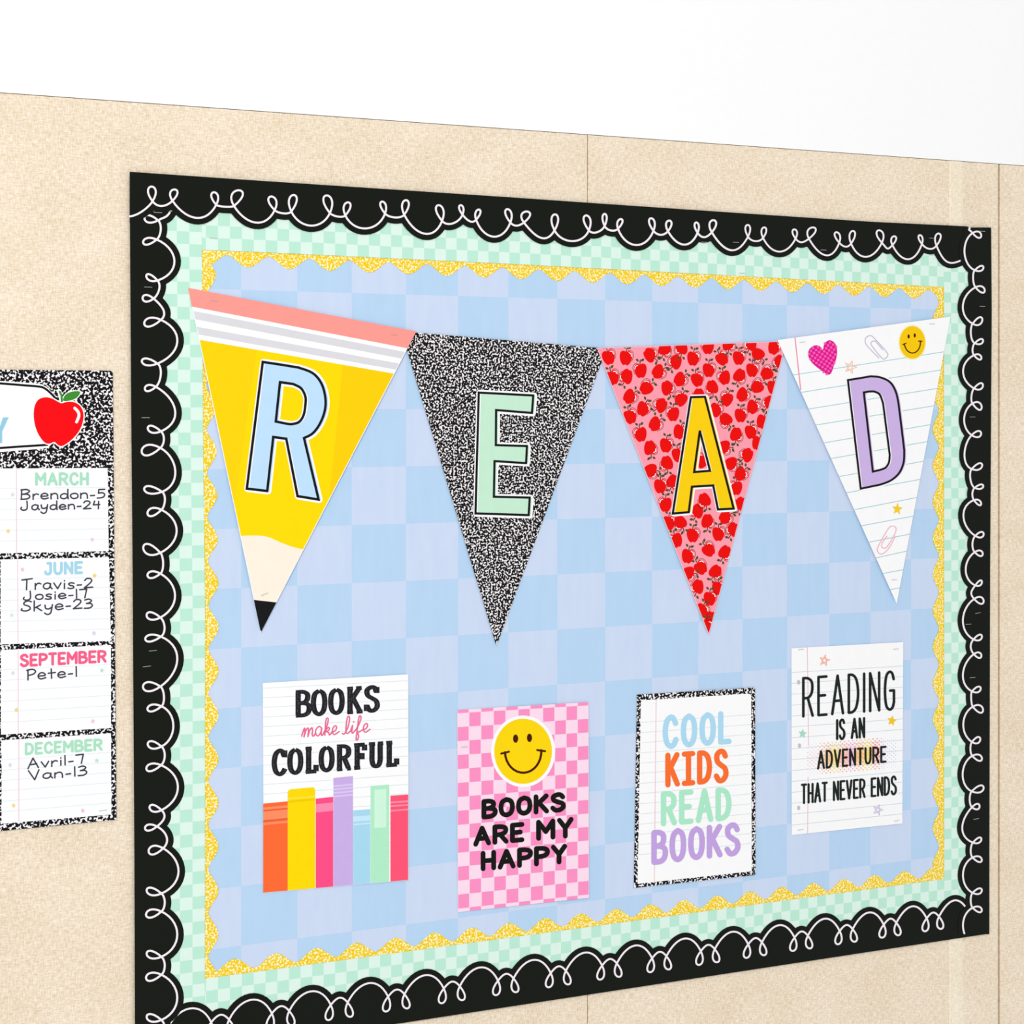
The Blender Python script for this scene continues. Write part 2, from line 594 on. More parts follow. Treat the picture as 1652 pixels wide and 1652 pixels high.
HAND = {
    'B': (.5, [[(.04, .02), (.02, 1)], [S, (.0, .04), (.3, 0), (.46, .16), (.3, .4), (.04, .48)], [S, (.04, .48), (.36, .5), (.48, .72), (.34, .95), (0, 1)]]),
    'J': (.5, [[S, (.34, .02), (.36, .5), (.34, .85), (.22, 1), (.06, .98), (-.02, .84), (.02, .68)]]),
    'T': (.5, [[(-.04, .12), (.5, 0)], [(.22, .06), (.2, 1)]]),
    'S': (.46, [[S, (.46, .1), (.3, 0), (.1, .14), (.1, .36), (.34, .54), (.4, .8), (.2, .98), (-.04, .9), (-.02, .74)]]),
    'P': (.46, [[(.06, .1), (.06, 1)], [S, (0, .14), (.3, .06), (.46, .26), (.34, .5), (.08, .6)]]),
    'A': (.56, [[(0, 1), (.26, 0), (.54, 1)], [(.1, .64), (.46, .6)]]),
    'V': (.56, [[(0, 0), (.3, 1), (.5, 0)]]),
    'a': (.42, [[S, (.36, .5), (.2, .42), (.03, .58), (.03, .86), (.18, .98), (.32, .86), (.38, .54)], [S, (.38, .48), (.38, .8), (.46, .98)]]),
    'd': (.42, [[S, (.36, .52), (.2, .44), (.03, .6), (.03, .88), (.2, .98), (.34, .86), (.38, .6)], [S, (.4, 0), (.4, .6), (.42, 1)]]),
    'e': (.4, [[S, (.02, .72), (.36, .68), (.32, .48), (.16, .42), (.02, .6), (.02, .84), (.16, 1), (.4, .9)]]),
    'i': (.1, [[(.05, .48), (.05, 1)], [(.05, .2), (.05, .24)]]),
    'k': (.42, [[(.02, 0), (.02, 1)], [(.34, .42), (.04, .7)], [(.12, .64), (.4, 1)]]),
    'l': (.08, [[(.03, 0), (.04, 1)]]),
    'n': (.4, [[(.02, .46), (.02, 1)], [S, (.02, .64), (.14, .46), (.3, .46), (.37, .66), (.38, 1)]]),
    'o': (.4, [[S, (.2, .44), (.04, .54), (0, .74), (.08, .94), (.22, 1), (.36, .9), (.4, .7), (.34, .5), (.2, .44)]]),
    'r': (.32, [[(.03, .46), (.03, 1)], [S, (.03, .7), (.12, .5), (.22, .44), (.32, .5)]]),
    's': (.34, [[S, (.32, .48), (.16, .42), (.04, .54), (.12, .68), (.28, .76), (.3, .92), (.16, 1), (0, .94)]]),
    't': (.38, [[(.16, .1), (.18, 1)], [(0, .5), (.38, .46)]]),
    'v': (.38, [[(0, .44), (.2, 1), (.38, .44)]]),
    'y': (.42, [[S, (.02, .46), (.06, .8), (.22, .86), (.36, .7)], [S, (.4, .44), (.36, .9), (.3, 1.3), (.14, 1.42), (0, 1.26)]]),
    '-': (.26, [[(.02, .7), (.24, .68)]]),
    '1': (.08, [[(.04, 0), (.05, 1)]]),
    '2': (.44, [[S, (.02, .22), (.14, .02), (.34, .06), (.38, .3), (.22, .64), (0, .98)], [(0, .98), (.44, .94)]]),
    '3': (.4, [[S, (.02, .08), (.22, 0), (.36, .16), (.26, .38), (.1, .46)], [S, (.1, .46), (.34, .5), (.4, .74), (.26, .96), (0, .98)]]),
    '4': (.42, [[(.1, .02), (.02, .5), (.4, .46)], [(.34, .06), (.32, 1)]]),
    '5': (.42, [[(.4, .02), (.08, .04), (.06, .44)], [S, (.06, .44), (.28, .4), (.4, .6), (.3, .9), (0, .98)]]),
    '7': (.4, [[(0, .06), (.38, .02), (.28, 1)]]),
    ' ': (.3, []),
}
SCRIPT = {
    'm': (.86, [[S, (0, .95), (.12, .6), (.2, .5), (.2, .7), (.15, 1)], [S, (.15, 1), (.27, .65), (.4, .5), (.44, .65), (.4, 1)], [S, (.4, 1), (.52, .65), (.66, .5), (.7, .68), (.68, .9), (.76, 1), (.88, .86)]]),
    'a': (.56, [[S, (.42, .55), (.26, .46), (.06, .64), (.06, .9), (.2, 1), (.36, .84), (.44, .56), (.4, .86), (.46, 1), (.58, .86)]]),
    'k': (.52, [[S, (0, .86), (.2, .5), (.3, .1), (.22, 0), (.14, .2), (.08, 1)], [S, (.1, .8), (.28, .56), (.38, .62), (.28, .76), (.12, .78)], [S, (.16, .78), (.32, .86), (.38, 1), (.54, .86)]]),
    'e': (.48, [[S, (0, .84), (.22, .78), (.32, .6), (.24, .48), (.08, .62), (.06, .88), (.2, 1), (.48, .84)]]),
    'l': (.4, [[S, (-.14, .98), (.02, .98), (.24, .6), (.34, .12), (.26, -.02), (.16, .2), (.1, .8), (.18, 1), (.4, .86)]]),
    'i': (.3, [[S, (0, .86), (.14, .52), (.08, .88), (.14, 1), (.3, .84)], [(.2, .32), (.21, .35)]]),
    'f': (.48, [[S, (0, .86), (.22, .55), (.38, .12), (.3, 0), (.22, .2), (.12, .9), (.06, 1.36), (.14, 1.42), (.22, 1.2), (.16, .98), (.3, .94), (.46, .84)]]),
    ' ': (.34, []),
}


def lettering(text, font, quad, mat, wx, wy=None, gap=.16, caps='round', inset=True, jit=0.0):
    wy = wy or wx
    if inset:
        q = [(quad[0][0] + wx / 2, quad[0][1] + wy / 2), (quad[1][0] - wx / 2, quad[1][1] + wy / 2),
             (quad[2][0] - wx / 2, quad[2][1] - wy / 2), (quad[3][0] + wx / 2, quad[3][1] - wy / 2)]
    else:
        q = quad
    tot = sum(font[c][0] for c in text) + gap * (len(text) - 1)
    x = 0
    out = []
    for c in text:
        w, strokes = font[c]
        dy = random.uniform(-jit, jit)
        for st in strokes:
            sm = st[0] == S
            pts = st[1:] if sm else st
            if sm:
                pts = catmull(pts, 6)
            pp = [bil(q, (x + p[0]) / tot, p[1] + dy) for p in pts]
            out += ribbon(mat, pp, wx, wy, caps)
        x += w + gap
    return out


def tquad(c, xl, xr, lt, lb, rt, rb):
    return c((xl, lt), (xr, rt), (xr, rb), (xl, lb))


def star(mat, c, r, rot=0.0, w=None, inner=0.42):
    pts = []
    for i in range(10):
        a = rot - math.pi / 2 + i * math.pi / 5
        rr = r if i % 2 == 0 else r * inner
        pts.append((c[0] + rr * math.cos(a) * 0.88, c[1] + rr * math.sin(a)))
    if w:
        return ribbon(mat, pts, w, w, True, closed=True)
    return [(mat, 'poly', pts)]


def staple(sheet, px, py, rot=0.0, L=0.0125):
    """a wire staple driven through the paper: crown with two bent ends"""
    mb = MB()
    v = sheet.plane.at(px, py)
    base = sheet.plane.lift(v.x, v.z, 0.0007)
    cr, sr = math.cos(rot), math.sin(rot)
    r = 0.00045
    path = [(-L / 2, -0.0009), (-L / 2 + .0006, 0), (L / 2 - .0006, 0), (L / 2, -0.0009)]
    rings = []
    for (u, o) in path:
        ring = []
        for k in range(6):
            a = k * math.pi / 3
            dz, dy = r * math.cos(a), r * math.sin(a)
            p = Vector((u * cr - dz * sr, -o + dy, u * sr + dz * cr))
            ring.append(base + p)
        rings.append(ring)
    vs = [p for rg in rings for p in rg]
    fs = [(i * 6 + k, i * 6 + (k + 1) % 6, (i + 1) * 6 + (k + 1) % 6, (i + 1) * 6 + k) for i in range(3) for k in range(6)]
    fs += [tuple(range(5, -1, -1)), tuple(range(18, 24))]
    mb.add(vs, fs, M_STEEL)
    return mb.build('staple', sheet.org, sheet.root)


# ------------------------------------------------------------------ the wall
def box(mb, x0, x1, y0, y1, z0, z1, mat, bev=0.0):
    b = bev
    if b:
        vs = [(x0, y0, z0), (x1, y0, z0), (x1, y0, z1), (x0, y0, z1),
              (x0, y1 + b, z0), (x1, y1 + b, z0), (x1, y1 + b, z1), (x0, y1 + b, z1),
              (x0 + b, y1, z0), (x1 - b, y1, z0), (x1 - b, y1, z1), (x0 + b, y1, z1)]
        fs = [(0, 1, 2, 3), (0, 4, 5, 1), (1, 5, 6, 2), (2, 6, 7, 3), (3, 7, 4, 0),
              (4, 8, 9, 5), (5, 9, 10, 6), (6, 10, 11, 7), (7, 11, 8, 4), (8, 11, 10, 9)]
    else:
        vs = [(x0, y0, z0), (x1, y0, z0), (x1, y0, z1), (x0, y0, z1),
              (x0, y1, z0), (x1, y1, z0), (x1, y1, z1), (x0, y1, z1)]
        fs = [(0, 1, 2, 3), (0, 4, 5, 1), (1, 5, 6, 2), (2, 6, 7, 3), (3, 7, 4, 0), (4, 7, 6, 5)]
    mb.add(vs, fs, mat)


ZTOP = 2.004     # top of the fabric panels, plain painted wall above
mb = MB()
box(mb, -2.2, 3.4, 0.12, 0.012, 0.0, 2.75, M_GAP)
wall = mb.build('wall_back')
tag(wall, kind='structure')
mb = MB()
box(mb, -2.2, 3.4, 0.0119, 0.0, ZTOP + 0.0012, 2.75, M_PAINT, 0.001)
o = mb.build('painted_header', parent=wall)
o['label'] = 'white painted strip of wall above the fabric panels'
xs1 = wp(948.5, 300)[0]
xs2 = wp(1612, 600)[0]
for (a, b) in ((-2.2, xs1 - 0.0008), (xs1 + 0.0008, xs2 - 0.002), (xs2 + 0.003, 3.4)):
    mb = MB()
    box(mb, a, b, 0.0118, 0.0, 0.02, ZTOP, M_LINEN, 0.0012)
    mb.build('panel', parent=wall)
xa, xb = wp(1531, 300)[0], wp(1611, 600)[0]
mb = MB()
# wrapped edge flap: raised lip, shallow channel, rounded return at the seam
zf0, zf1 = 0.02, ZTOP
prof = [(xa, 0.0), (xa + .003, -.0010), (xa + .028, -.0011), (xa + .033, -.0001), (xb - .017, -.0003), (xb - .010, -.0008), (xb - .004, -.0008), (xb - .001, .003)]
n = len(prof)
vs = [(x, y - 0.0001, zf0) for x, y in prof] + [(x, y - 0.0001, zf1) for x, y in prof]
mb.add(vs, [(i, i + 1, n + i + 1, n + i) for i in range(3)], M_LIP_LIT)
mb.add(vs, [(i, i + 1, n + i + 1, n + i) for i in range(3, n - 1)], M_LINEN)
tag(mb.build('edge_strip', parent=wall), 'folded fabric edge beside the panel seam')

# ------------------------------------------------------------------ blue checked backing paper
CAMZ = 1.55
xl = wp(478.8, 472)[0]
xr_ = wp(1468.4, 497)[0]
cols_px = [478.8, 566.5, 654, 738, 819, 898, 975, 1050.6, 1125.4, 1196.6, 1268.4, 1336.4, 1403, 1468.4]
cx = [wp(p, 480)[0] for p in cols_px]
pitch = (cx[-1] - cx[0]) / 13
pl = Plane(0.0012)
mb = MB()
xs = [cx[0] + pitch * k for k in range(-4, 0)] + cx + [cx[-1] + pitch]
zs = [CAMZ + 0.0905 * k for k in range(-10, 4)]
x_lo, x_hi = wp(290, 900)[0], wp(1565, 900)[0]
z_lo, z_hi = 0.64, wp(600, 345)[1] - 0.0
xs = [x_lo] + [x for x in xs if x_lo < x < x_hi] + [x_hi]
zs = [z_lo] + [z for z in zs if z_lo < z < z_hi] + [z_hi]
k0 = min(range(len(xs)), key=lambda i: abs(xs[i] - cx[0]))
r0 = min(range(len(zs)), key=lambda i: abs(zs[i] - (CAMZ + 0.181)))
for i in range(len(xs) - 1):
    for j in range(len(zs) - 1):
        dark = ((i - k0) + (j - r0)) % 2 == 0
        q = [pl.lift(xs[i], zs[j]), pl.lift(xs[i + 1], zs[j]), pl.lift(xs[i + 1], zs[j + 1]), pl.lift(xs[i], zs[j + 1])]
        mb.add(q, [(0, 1, 2, 3)], M_BLUE_D if dark else M_BLUE_L)
bx = [(x_lo, z_lo), (x_hi, z_lo), (x_hi, z_hi), (x_lo, z_hi)]
vs = [pl.lift(*p) for p in bx] + [pl.lift(*p) + Vector((0, .001, 0)) for p in bx]
mb.add(vs, [(i, (i + 1) % 4, 4 + (i + 1) % 4, 4 + i) for i in range(4)] + [(7, 6, 5, 4)], M_WHITE)
o = mb.build('backing_paper', pl.lift((x_lo + x_hi) / 2, (z_lo + z_hi) / 2))
tag(o, 'pale blue checked backing paper filling the middle of the bulletin board', 'paper')

# ------------------------------------------------------------------ border lines (outer edges, inner edges) in photograph pixels
ZB_OUT, ZB_IN = 0.580, 0.692


def poly_at(tab, t):
    for (a, va), (b, vb) in zip(tab, tab[1:]):
        if t <= b or (b, vb) == tab[-1]:
            return va + (vb - va) * (t - a) / (b - a)


TOP_OUT = [(209, 277), (400, 290.2), (820, 318), (949, 327), (1220, 345.5), (1403, 357.6), (1599, 367)]
LEFT_OUT = [(277, 209), (640, 211.5), (900, 213.8), (1377, 216.8), (1720, 218)]
RIGHT_OUT = [(367, 1599), (500, 1600), (900, 1597.5), (1377, 1596.2), (1720, 1596)]
TOP_IN = [(300, 401.5), (325, 403), (400, 405.7), (820, 425.5), (1220, 446.5), (1522, 463), (1570, 465.4)]
LEFT_IN = [(340, 325.2), (404, 325.6), (750, 328), (970, 330.8), (1377, 330.6), (1720, 330.6)]
RIGHT_IN = [(400, 1522.6), (500, 1523), (1000, 1523.4), (1377, 1523.4), (1720, 1523.4)]


def bot_out(px):
    return pix_z(px, ZB_OUT)


def pix_z(px, z):
    d = ray(px, Y0)
    t = -CAM.y / d.y
    return Y0 + (CAM.z - z) / t * F


def scale_at(px):        # vertical pixels per metre on the wall
    d = ray(px, Y0)
    return F / (-CAM.y / d.y)


# ------------------------------------------------------------------ yellow scalloped strips (lowest border layer)
PER = 0.0662


def wave(t):
    c = 0.5 + 0.5 * math.cos(2 * math.pi * t)
    return c ** 0.85


def yellow_strip(side, a, b, phase_px, label, plane, ramp_end=None):
    """side: top/left/right/bottom; a,b along pixel range"""
    inner, outer = [], []
    N = int(abs(b - a) / 2.2)
    for i in range(N + 1):
        t = a + (b - a) * i / N
        if side in ('top', 'bottom'):
            e = poly_at(TOP_IN, t) if side == 'top' else pix_z(t, ZB_IN)
            x = wp(t, e)[0]
            x0 = wp(phase_px, 430)[0]
            d = (0.0065 + 0.0175 * wave((x - x0) / PER)) * scale_at(t)
            sg = 1 if side == 'top' else -1
            inner.append((t, e + sg * d))
            outer.append((t, e - sg * 0.022 * scale_at(t)))
        else:
            e = poly_at(LEFT_IN if side == 'left' else RIGHT_IN, t)
            z = wp(e, t)[1]
            z0 = wp(e, phase_px)[1]
            hs = scale_at(e) * (0.97 if side == 'left' else 0.80)
            d = ((0.0055 if side == 'left' else .012) + (0.0155 if side == 'left' else .014) * wave((z - z0) / PER)) * hs
            sg = 1 if side == 'left' else -1
            inner.append((e + sg * d, t))
            outer.append((e - sg * 0.022 * hs, t))
    return Sheet('scalloped_border', inner + outer[::-1], plane, M_GOLD, label, 'border', thick=0.0004, side=M_GOLD)


P_Y = Plane(0.0024)
yl = yellow_strip('left', 392, 1625, 727.9, 'yellow speckled scalloped border strip down the left side of the blue paper', Plane(0.0026))
yr = yellow_strip('right', 452, 1470, 1043.6, 'yellow speckled scalloped border strip down the right side of the blue paper', Plane(0.0026))
yt = yellow_strip('top', 306, 1536, 720.5, 'yellow speckled scalloped border strip along the top of the blue paper', Plane(0.0021))
yb = yellow_strip('bottom', 306, 1536, 700, 'yellow speckled scalloped border strip along the bottom of the blue paper', Plane(0.0021))


# ------------------------------------------------------------------ mint checked strips
def grid_strip(name, fn, nu, nv, frac_u, plane, label, m0, m1, par=0):
    """fn(u,v) -> px; u in squares along, v in squares across"""
    mb = MB()
    us = [frac_u[0]] + [k for k in range(math.ceil(frac_u[0] + 1e-6), math.ceil(frac_u[1] - 1e-6))] + [frac_u[1]]
    vsn = nv
    ctr = plane.at(*fn((us[0] + us[-1]) / 2, nv / 2))
    for i in range(len(us) - 1):
        for j in range(vsn):
            q = [plane.at(*fn(us[i], j)), plane.at(*fn(us[i + 1], j)), plane.at(*fn(us[i + 1], j + 1)), plane.at(*fn(us[i], j + 1))]
            nrm = (q[1] - q[0]).cross(q[2] - q[0])
            f = (0, 1, 2, 3) if nrm.y < 0 else (3, 2, 1, 0)
            k = math.floor((us[i] + us[i + 1]) / 2) + j + par
            mb.add(q, [f], m0 if k % 2 == 0 else m1)
    rim = [fn(u, 0) for u in us] + [fn(u, nv) for u in reversed(us)]
    r3 = [plane.at(*p) for p in rim]
    m = len(r3)
    mb.add(r3 + [v + Vector((0, .0004, 0)) for v in r3], [(i, (i + 1) % m, m + (i + 1) % m, m + i) for i in range(m)], M_WHITE)
    o = mb.build(name, ctr)
    tag(o, label, 'border')

    class H: pass
    h = H(); h.plane = plane; h.org = ctr; h.root = o
    return h


SQ = 0.01885
xt0 = wp(400 + 310 * .2542, 400)[0]


def f_top(u, v):
    x = wp(428.5, 400)[0] + u * SQ
    px0 = pix(x, 1.8)[0]
    e = poly_at(TOP_IN, px0)
    z = wp(px0, e)[1] + v * SQ * 0.98
    return pix(x, z)


def f_bot(u, v):
    x = wp(428.5, 400)[0] + u * SQ
    return pix(x, ZB_IN - v * SQ)


def f_left(u, v):
    z = wp(330, 657.4)[1] - u * SQ
    py0 = pix(wp(330, 900)[0], z)[1]
    e = poly_at(LEFT_IN, py0)
    x = wp(e, py0)[0] - v * SQ * 1.02
    return pix(x, z)


def f_right(u, v):
    z = wp(1523, 871.3)[1] - u * SQ
    py0 = pix(wp(1523, 900)[0], z)[1]
    e = poly_at(RIGHT_IN, py0)
    x = wp(e, py0)[0] + v * SQ * 0.86
    return pix(x, z)


def u_of(fn, px=None, py=None):
    lo, hi = -60.0, 90.0
    for _ in range(40):
        m = (lo + hi) / 2
        p = fn(m, 0)
        if (px is not None and p[0] < px) or (py is not None and p[1] < py):
            lo = m
        else:
            hi = m
    return lo


mt2 = grid_strip('checked_border', f_top, 0, 4, (u_of(f_top, px=1172), u_of(f_top, px=1562)), Plane(0.0033),
                 'short mint checked border strip at the right end of the top edge', M_MINT_D, M_MINT_L)
mt1 = grid_strip('checked_border', f_top, 0, 4, (u_of(f_top, px=290), u_of(f_top, px=1181)), Plane(0.0038),
                 'long mint checked border strip above the first three pennants', M_MINT_D, M_MINT_L)
ml = grid_strip('checked_border', f_left, 0, 4, (u_of(f_left, py=342), u_of(f_left, py=1680)), Plane(0.0043),
                'mint checked border strip between the black and yellow strips at the left', M_MINT_L, M_MINT_D)
mr = grid_strip('checked_border', f_right, 0, 4, (u_of(f_right, py=420), u_of(f_right, py=1500)), Plane(0.0043),
                'mint checked border strip between the black and yellow strips at the right', M_MINT_D, M_MINT_L)
mbm = grid_strip('checked_border', f_bot, 0, 4, (u_of(f_bot, px=290), u_of(f_bot, px=1562)), Plane(0.0034),
                 'mint checked border strip along the bottom of the board', M_MINT_D, M_MINT_L)
staple(mt1, 344.5, 384.4, -.05)
staple(mt2, 1197, 440.9, 0)

# ------------------------------------------------------------------ black looped strips
TOPL = [(246.1, 324.7, 244.5, 301, 12.7, 332.3), (278.3, 323.9, 281.4, 305.6, 12, 351.3), (348.8, 330.5, 345.2, 310.2, 11, 333.5), (377.5, 332.3, 385, 306.9, 18, 359),
        (443.2, 339.1, 437.6, 317, 12.7, 344.2), (469.9, 341.2, 473.7, 314.5, 12.7, 364), (532.2, 343.7, 527.1, 315.2, 14, 349.3), (557.1, 347.5, 561.4, 326.4, 11, 368.6),
        (621.2, 344.5, 616.6, 325.2, 9, 350.8), (652.2, 346.3, 655, 322.9, 11, 376.8), (713.2, 356.4, 707.6, 331, 12, 360.2), (746.2, 346.3, 743.2, 331, 7, 356.5),
        (768.1, 354.6, 772.4, 338.1, 8, 381.8), (823.4, 359, 818.6, 337.4, 10, 364), (845.2, 359, 849.6, 341.2, 14, 383.1), (894.6, 371.7, 895.3, 345.8, 11, 389),
        (950, 371.7, 945.7, 347.5, 11, 374.6), (975.4, 364.6, 975.4, 345, 7, 371.8), (997, 369.1, 1001.6, 353.4, 8, 395.3), (1054.2, 372.4, 1050.4, 352.1, 9, 378.8),
        (1077.6, 373, 1079.6, 355.9, 9, 394.6), (1125.4, 375.5, 1123.3, 359, 7, 382.6), (1148.3, 374.7, 1150.8, 355.2, 11, 403.5), (1206.7, 381.8, 1206.2, 362.8, 8, 389),
        (1231, 383.8, 1233, 366.8, 8, 406), (1283.5, 385, 1281.5, 370, 7.5, 390.8), (1305, 385, 1311.5, 366.8, 13, 411.7), (1354, 391.6, 1349.4, 374.6, 8.5, 398),
        (1373, 392.9, 1376, 372.5, 9, 414.4), (1422.7, 391.6, 1418.2, 371.5, 11, 400.8), (1439.7, 395.5, 1442.8, 381.1, 8, 418.3), (1487.3, 393.7, 1484, 379.3, 6.5, 401.5),
        (1510.8, 396.3, 1514.2, 376.7, 9, 423)]
LEFTL = [(255, 355.5, 233, 352, 12, 259.3), (252.9, 386.4, 230.8, 390.7, 10.7, 281.4), (254.2, 452.5, 235.9, 445.4, 10, 256.6), (247.8, 481.7, 230, 481, 11, 263),
         (259.8, 516, 232.6, 521.6, 14, 286), (254.2, 586.5, 228.8, 582.6, 11, 259.3), (251.5, 624, 233.6, 627, 10, 282.4), (259.7, 695.9, 238.3, 690.8, 11, 264.4),
         (258.8, 722.6, 228.5, 728, 17, 282.8), (261.5, 793.4, 232.5, 788.8, 12, 266), (260.6, 822.4, 237.9, 827.9, 13, 285), (258.8, 891.8, 231, 883.6, 17, 263.2),
         (258.8, 925.4, 237.9, 928, 11, 282.4), (258.8, 996.2, 236.4, 992.5, 12, 265.5), (259.7, 1027, 234.3, 1030.7, 11, 286), (258.8, 1107.6, 230.6, 1107.9, 15, 264.5),
         (260.6, 1139.4, 237.9, 1143.6, 11, 279.7), (260.6, 1204.4, 238.3, 1200.4, 12, 265.8), (260, 1234.4, 236, 1239.8, 12, 287), (260.6, 1307, 241.2, 1302.5, 11, 264.6),
         (253.3, 1333.3, 233.9, 1336, 10, 268.6), (263.3, 1368.5, 239.7, 1373, 14, 288)]
y = 1368.5
for k in range(5):
    y += 73
    LEFTL.append((260.5, y, 236.5, y - 5, 12, 265.8))
    y += 29
    LEFTL.append((260.5, y, 235.5, y + 5, 13, 286))
RIGHTL = [(1569, 376, 1583, 380, 10, 1556), (1572.5, 436, 1586.6, 431.6, 8, 1569.9), (1573.6, 463.5, 1588.7, 468.7, 10, 1553.4), (1569, 522.3, 1584.8, 515.8, 12, 1566.3),
          (1572.5, 553.7, 1586, 549.8, 8, 1569), (1571.2, 573, 1583.3, 577.4, 8, 1553.7), (1571.2, 626.5, 1585.8, 621.7, 10, 1567.3), (1568.7, 650.9, 1583.8, 657, 12, 1555.4),
          (1567.5, 702, 1582.9, 699.5, 10, 1556), (1567.5, 756.7, 1584.6, 750.6, 10, 1565.5), (1572.4, 787, 1586.3, 784.2, 7, 1568.7), (1571.2, 806.8, 1582.9, 812.7, 8, 1554.3),
          (1573.3, 864.5, 1587, 861.7, 9, 1568.8), (1572.4, 890.8, 1585.5, 893.5, 9, 1557.9), (1573.3, 944.4, 1584.2, 938.9, 8, 1567), (1571.5, 966.2, 1587, 969.8, 11, 1553.4),
          (1570.5, 1031.5, 1584.2, 1027, 9, 1566), (1571, 1055.2, 1583.3, 1057.9, 9, 1553.5), (1568, 1115.3, 1582.2, 1110.8, 9, 1566.8), (1569.2, 1140, 1586, 1145.5, 12, 1554),
          (1568, 1197, 1581.5, 1192.6, 10, 1565.5), (1568.5, 1219.4, 1584.2, 1223.9, 10, 1553), (1567.6, 1276.6, 1587, 1271, 11, 1564.3), (1568, 1302.3, 1580.4, 1300.8, 9, 1552.4),
          (1569.5, 1359.4, 1583.3, 1353.8, 8.5, 1566)]
y = 1359.4
for k in range(3):
    y += 24
    RIGHTL.append((1569, y, 1584, y + 4, 9, 1553.5))
    y += 57
    RIGHTL.append((1569, y, 1584, y - 4, 9, 1566))


def loop_line(L, ax, sgn, start, end):
    """ax: 0 = strip runs along x (bulge along y), 1 = runs along y. sgn: bulge direction sign.
    returns full stroke and the arcs only."""
    u_hat = (1, 0) if ax == 0 else (0, 1)
    full, arcs = [], []
    prev = None
    bulge = start[2]
    if start:
        prev = (start[0], start[1])
        pout = start[3]
    for i, (cx_, cy_, tx, ty, w, nb) in enumerate(L):
        C = (cx_, cy_)
        H = ((tx - cx_) / .75, (ty - cy_) / .75)
        a = 1.73 * w
        P1 = (cx_ + H[0] + a * u_hat[0], cy_ + H[1] + a * u_hat[1])
        P2 = (cx_ + H[0] - a * u_hat[0], cy_ + H[1] - a * u_hat[1])
        ind = (P1[0] - cx_, P1[1] - cy_)
        l = math.hypot(*ind); ind = (ind[0] / l, ind[1] / l)
        outd = (cx_ - P2[0], cy_ - P2[1])
        l = math.hypot(*outd); outd = (outd[0] / l, outd[1] / l)
        if prev:
            b = 1 - ax
            chord = (prev[b] + C[b]) / 2
            d = (bulge - chord) * sgn
            comp = (abs(pout[b]) + abs(ind[b])) / 2
            k = max(3.0, d / (.75 * max(.35, comp)))
            span = abs(C[ax] - prev[ax])
            k = min(k, span * 0.95)
            A1 = (prev[0] + pout[0] * k, prev[1] + pout[1] * k)
            A2 = (C[0] - ind[0] * k, C[1] - ind[1] * k)
            seg = bez(prev, A1, A2, C, 14) + [C]
            arcs.append(seg)
            full += seg[:-1]
        full += bez(C, P1, P2, C, 16)
        prev, pout, bulge = C, outd, nb
    if end:
        b = 1 - ax
        chord = (prev[b] + end[b]) / 2
        d = (bulge - chord) * sgn
        k = max(3.0, d / (.75 * .7))
        A1 = (prev[0] + pout[0] * k, prev[1] + pout[1] * k)
        A2 = (end[0] - end[3][0] * k, end[1] - end[3][1] * k)
        seg = bez(prev, A1, A2, (end[0], end[1]), 14) + [(end[0], end[1])]
        arcs.append(seg)
        full += seg
    else:
        full.append(prev)
    return full, arcs


def envelope(arcs, ax, sgn, lo, hi, r_of, step=1.4):
    pts = []
    for a in arcs:
        for p, q in zip(a, a[1:]):
            for k in range(3):
                pts.append(lerp2(p, q, k / 3))
    b = 1 - ax
    out = []
    t = lo
    while True:
        best = None
        for p in pts:
            du = p[ax] - t
            r = r_of(p)
            if abs(du) < r:
                v = p[b] * sgn + math.sqrt(r * r - du * du)
                if best is None or v > best:
                    best = v
        if best is not None:
            out.append((t, best * sgn) if ax == 0 else (best * sgn, t))
        if t >= hi:
            break
        t = min(hi, t + step)
    return out


RR = 0.0098


def black_strip(env, ax, lo, hi, outer_fn, plane, label):
    e = [p for p in env if lo - 1e-6 <= p[ax] <= hi + 1e-6]
    oo = [((p[ax], outer_fn(p[ax])) if ax == 0 else (outer_fn(p[ax]), p[ax])) for p in e[::6] + [e[-1]]]
    return Sheet('looped_border', e + oo[::-1], plane, M_BLACK, label, 'border', side=M_BLACK)


def stroke_cut(full, ax, lo, hi):
    """pieces of the line inside the range"""
    out, cur = [], []
    for p in full:
        if lo <= p[ax] <= hi:
            cur.append(p)
        else:
            if len(cur) > 1: out.append(cur)
            cur = []
    if len(cur) > 1: out.append(cur)
    return out


def put_line(sheet, full, ax, lo, hi, w):
    items = []
    fine = []
    for p, q in zip(full, full[1:]):
        m = 1 + int(abs(q[ax] - p[ax]) / 0.4) if (min(abs(p[ax] - lo), abs(p[ax] - hi)) < 12) else 1
        fine += [lerp2(p, q, i / m) for i in range(m)]
    fine.append(full[-1])
    for pc in stroke_cut(fine, ax, lo, hi):
        items += ribbon(M_LOOP, pc, w, w, True)
    return sheet.ink('loop_line', items, label='thin white looping line')


n_up = (0.9, -0.42)
fullT, arcsT = loop_line(TOPL, 0, 1, (209.4, 349, 341, (1, -.05)), (1556, 417, 0, (.8, -.45)))
envT = envelope(arcsT, 0, 1, 209.2, 1566, lambda p: RR * scale_at(p[0]))
fullL, arcsL = loop_line(LEFTL, 1, 1, (275, 341, 275, (-.5, .8)), None)
envL = envelope(arcsL, 1, 1, 341, 1700, lambda p: RR * scale_at(250))
fullR, arcsR = loop_line(RIGHTL, 1, -1, (1566, 363.5, 1563, (-.3, 1)), None)
YRB = pix_z(1590, ZB_OUT)
envR = envelope(arcsR, 1, -1, 367, YRB, lambda p: RR * scale_at(1570) * .98)

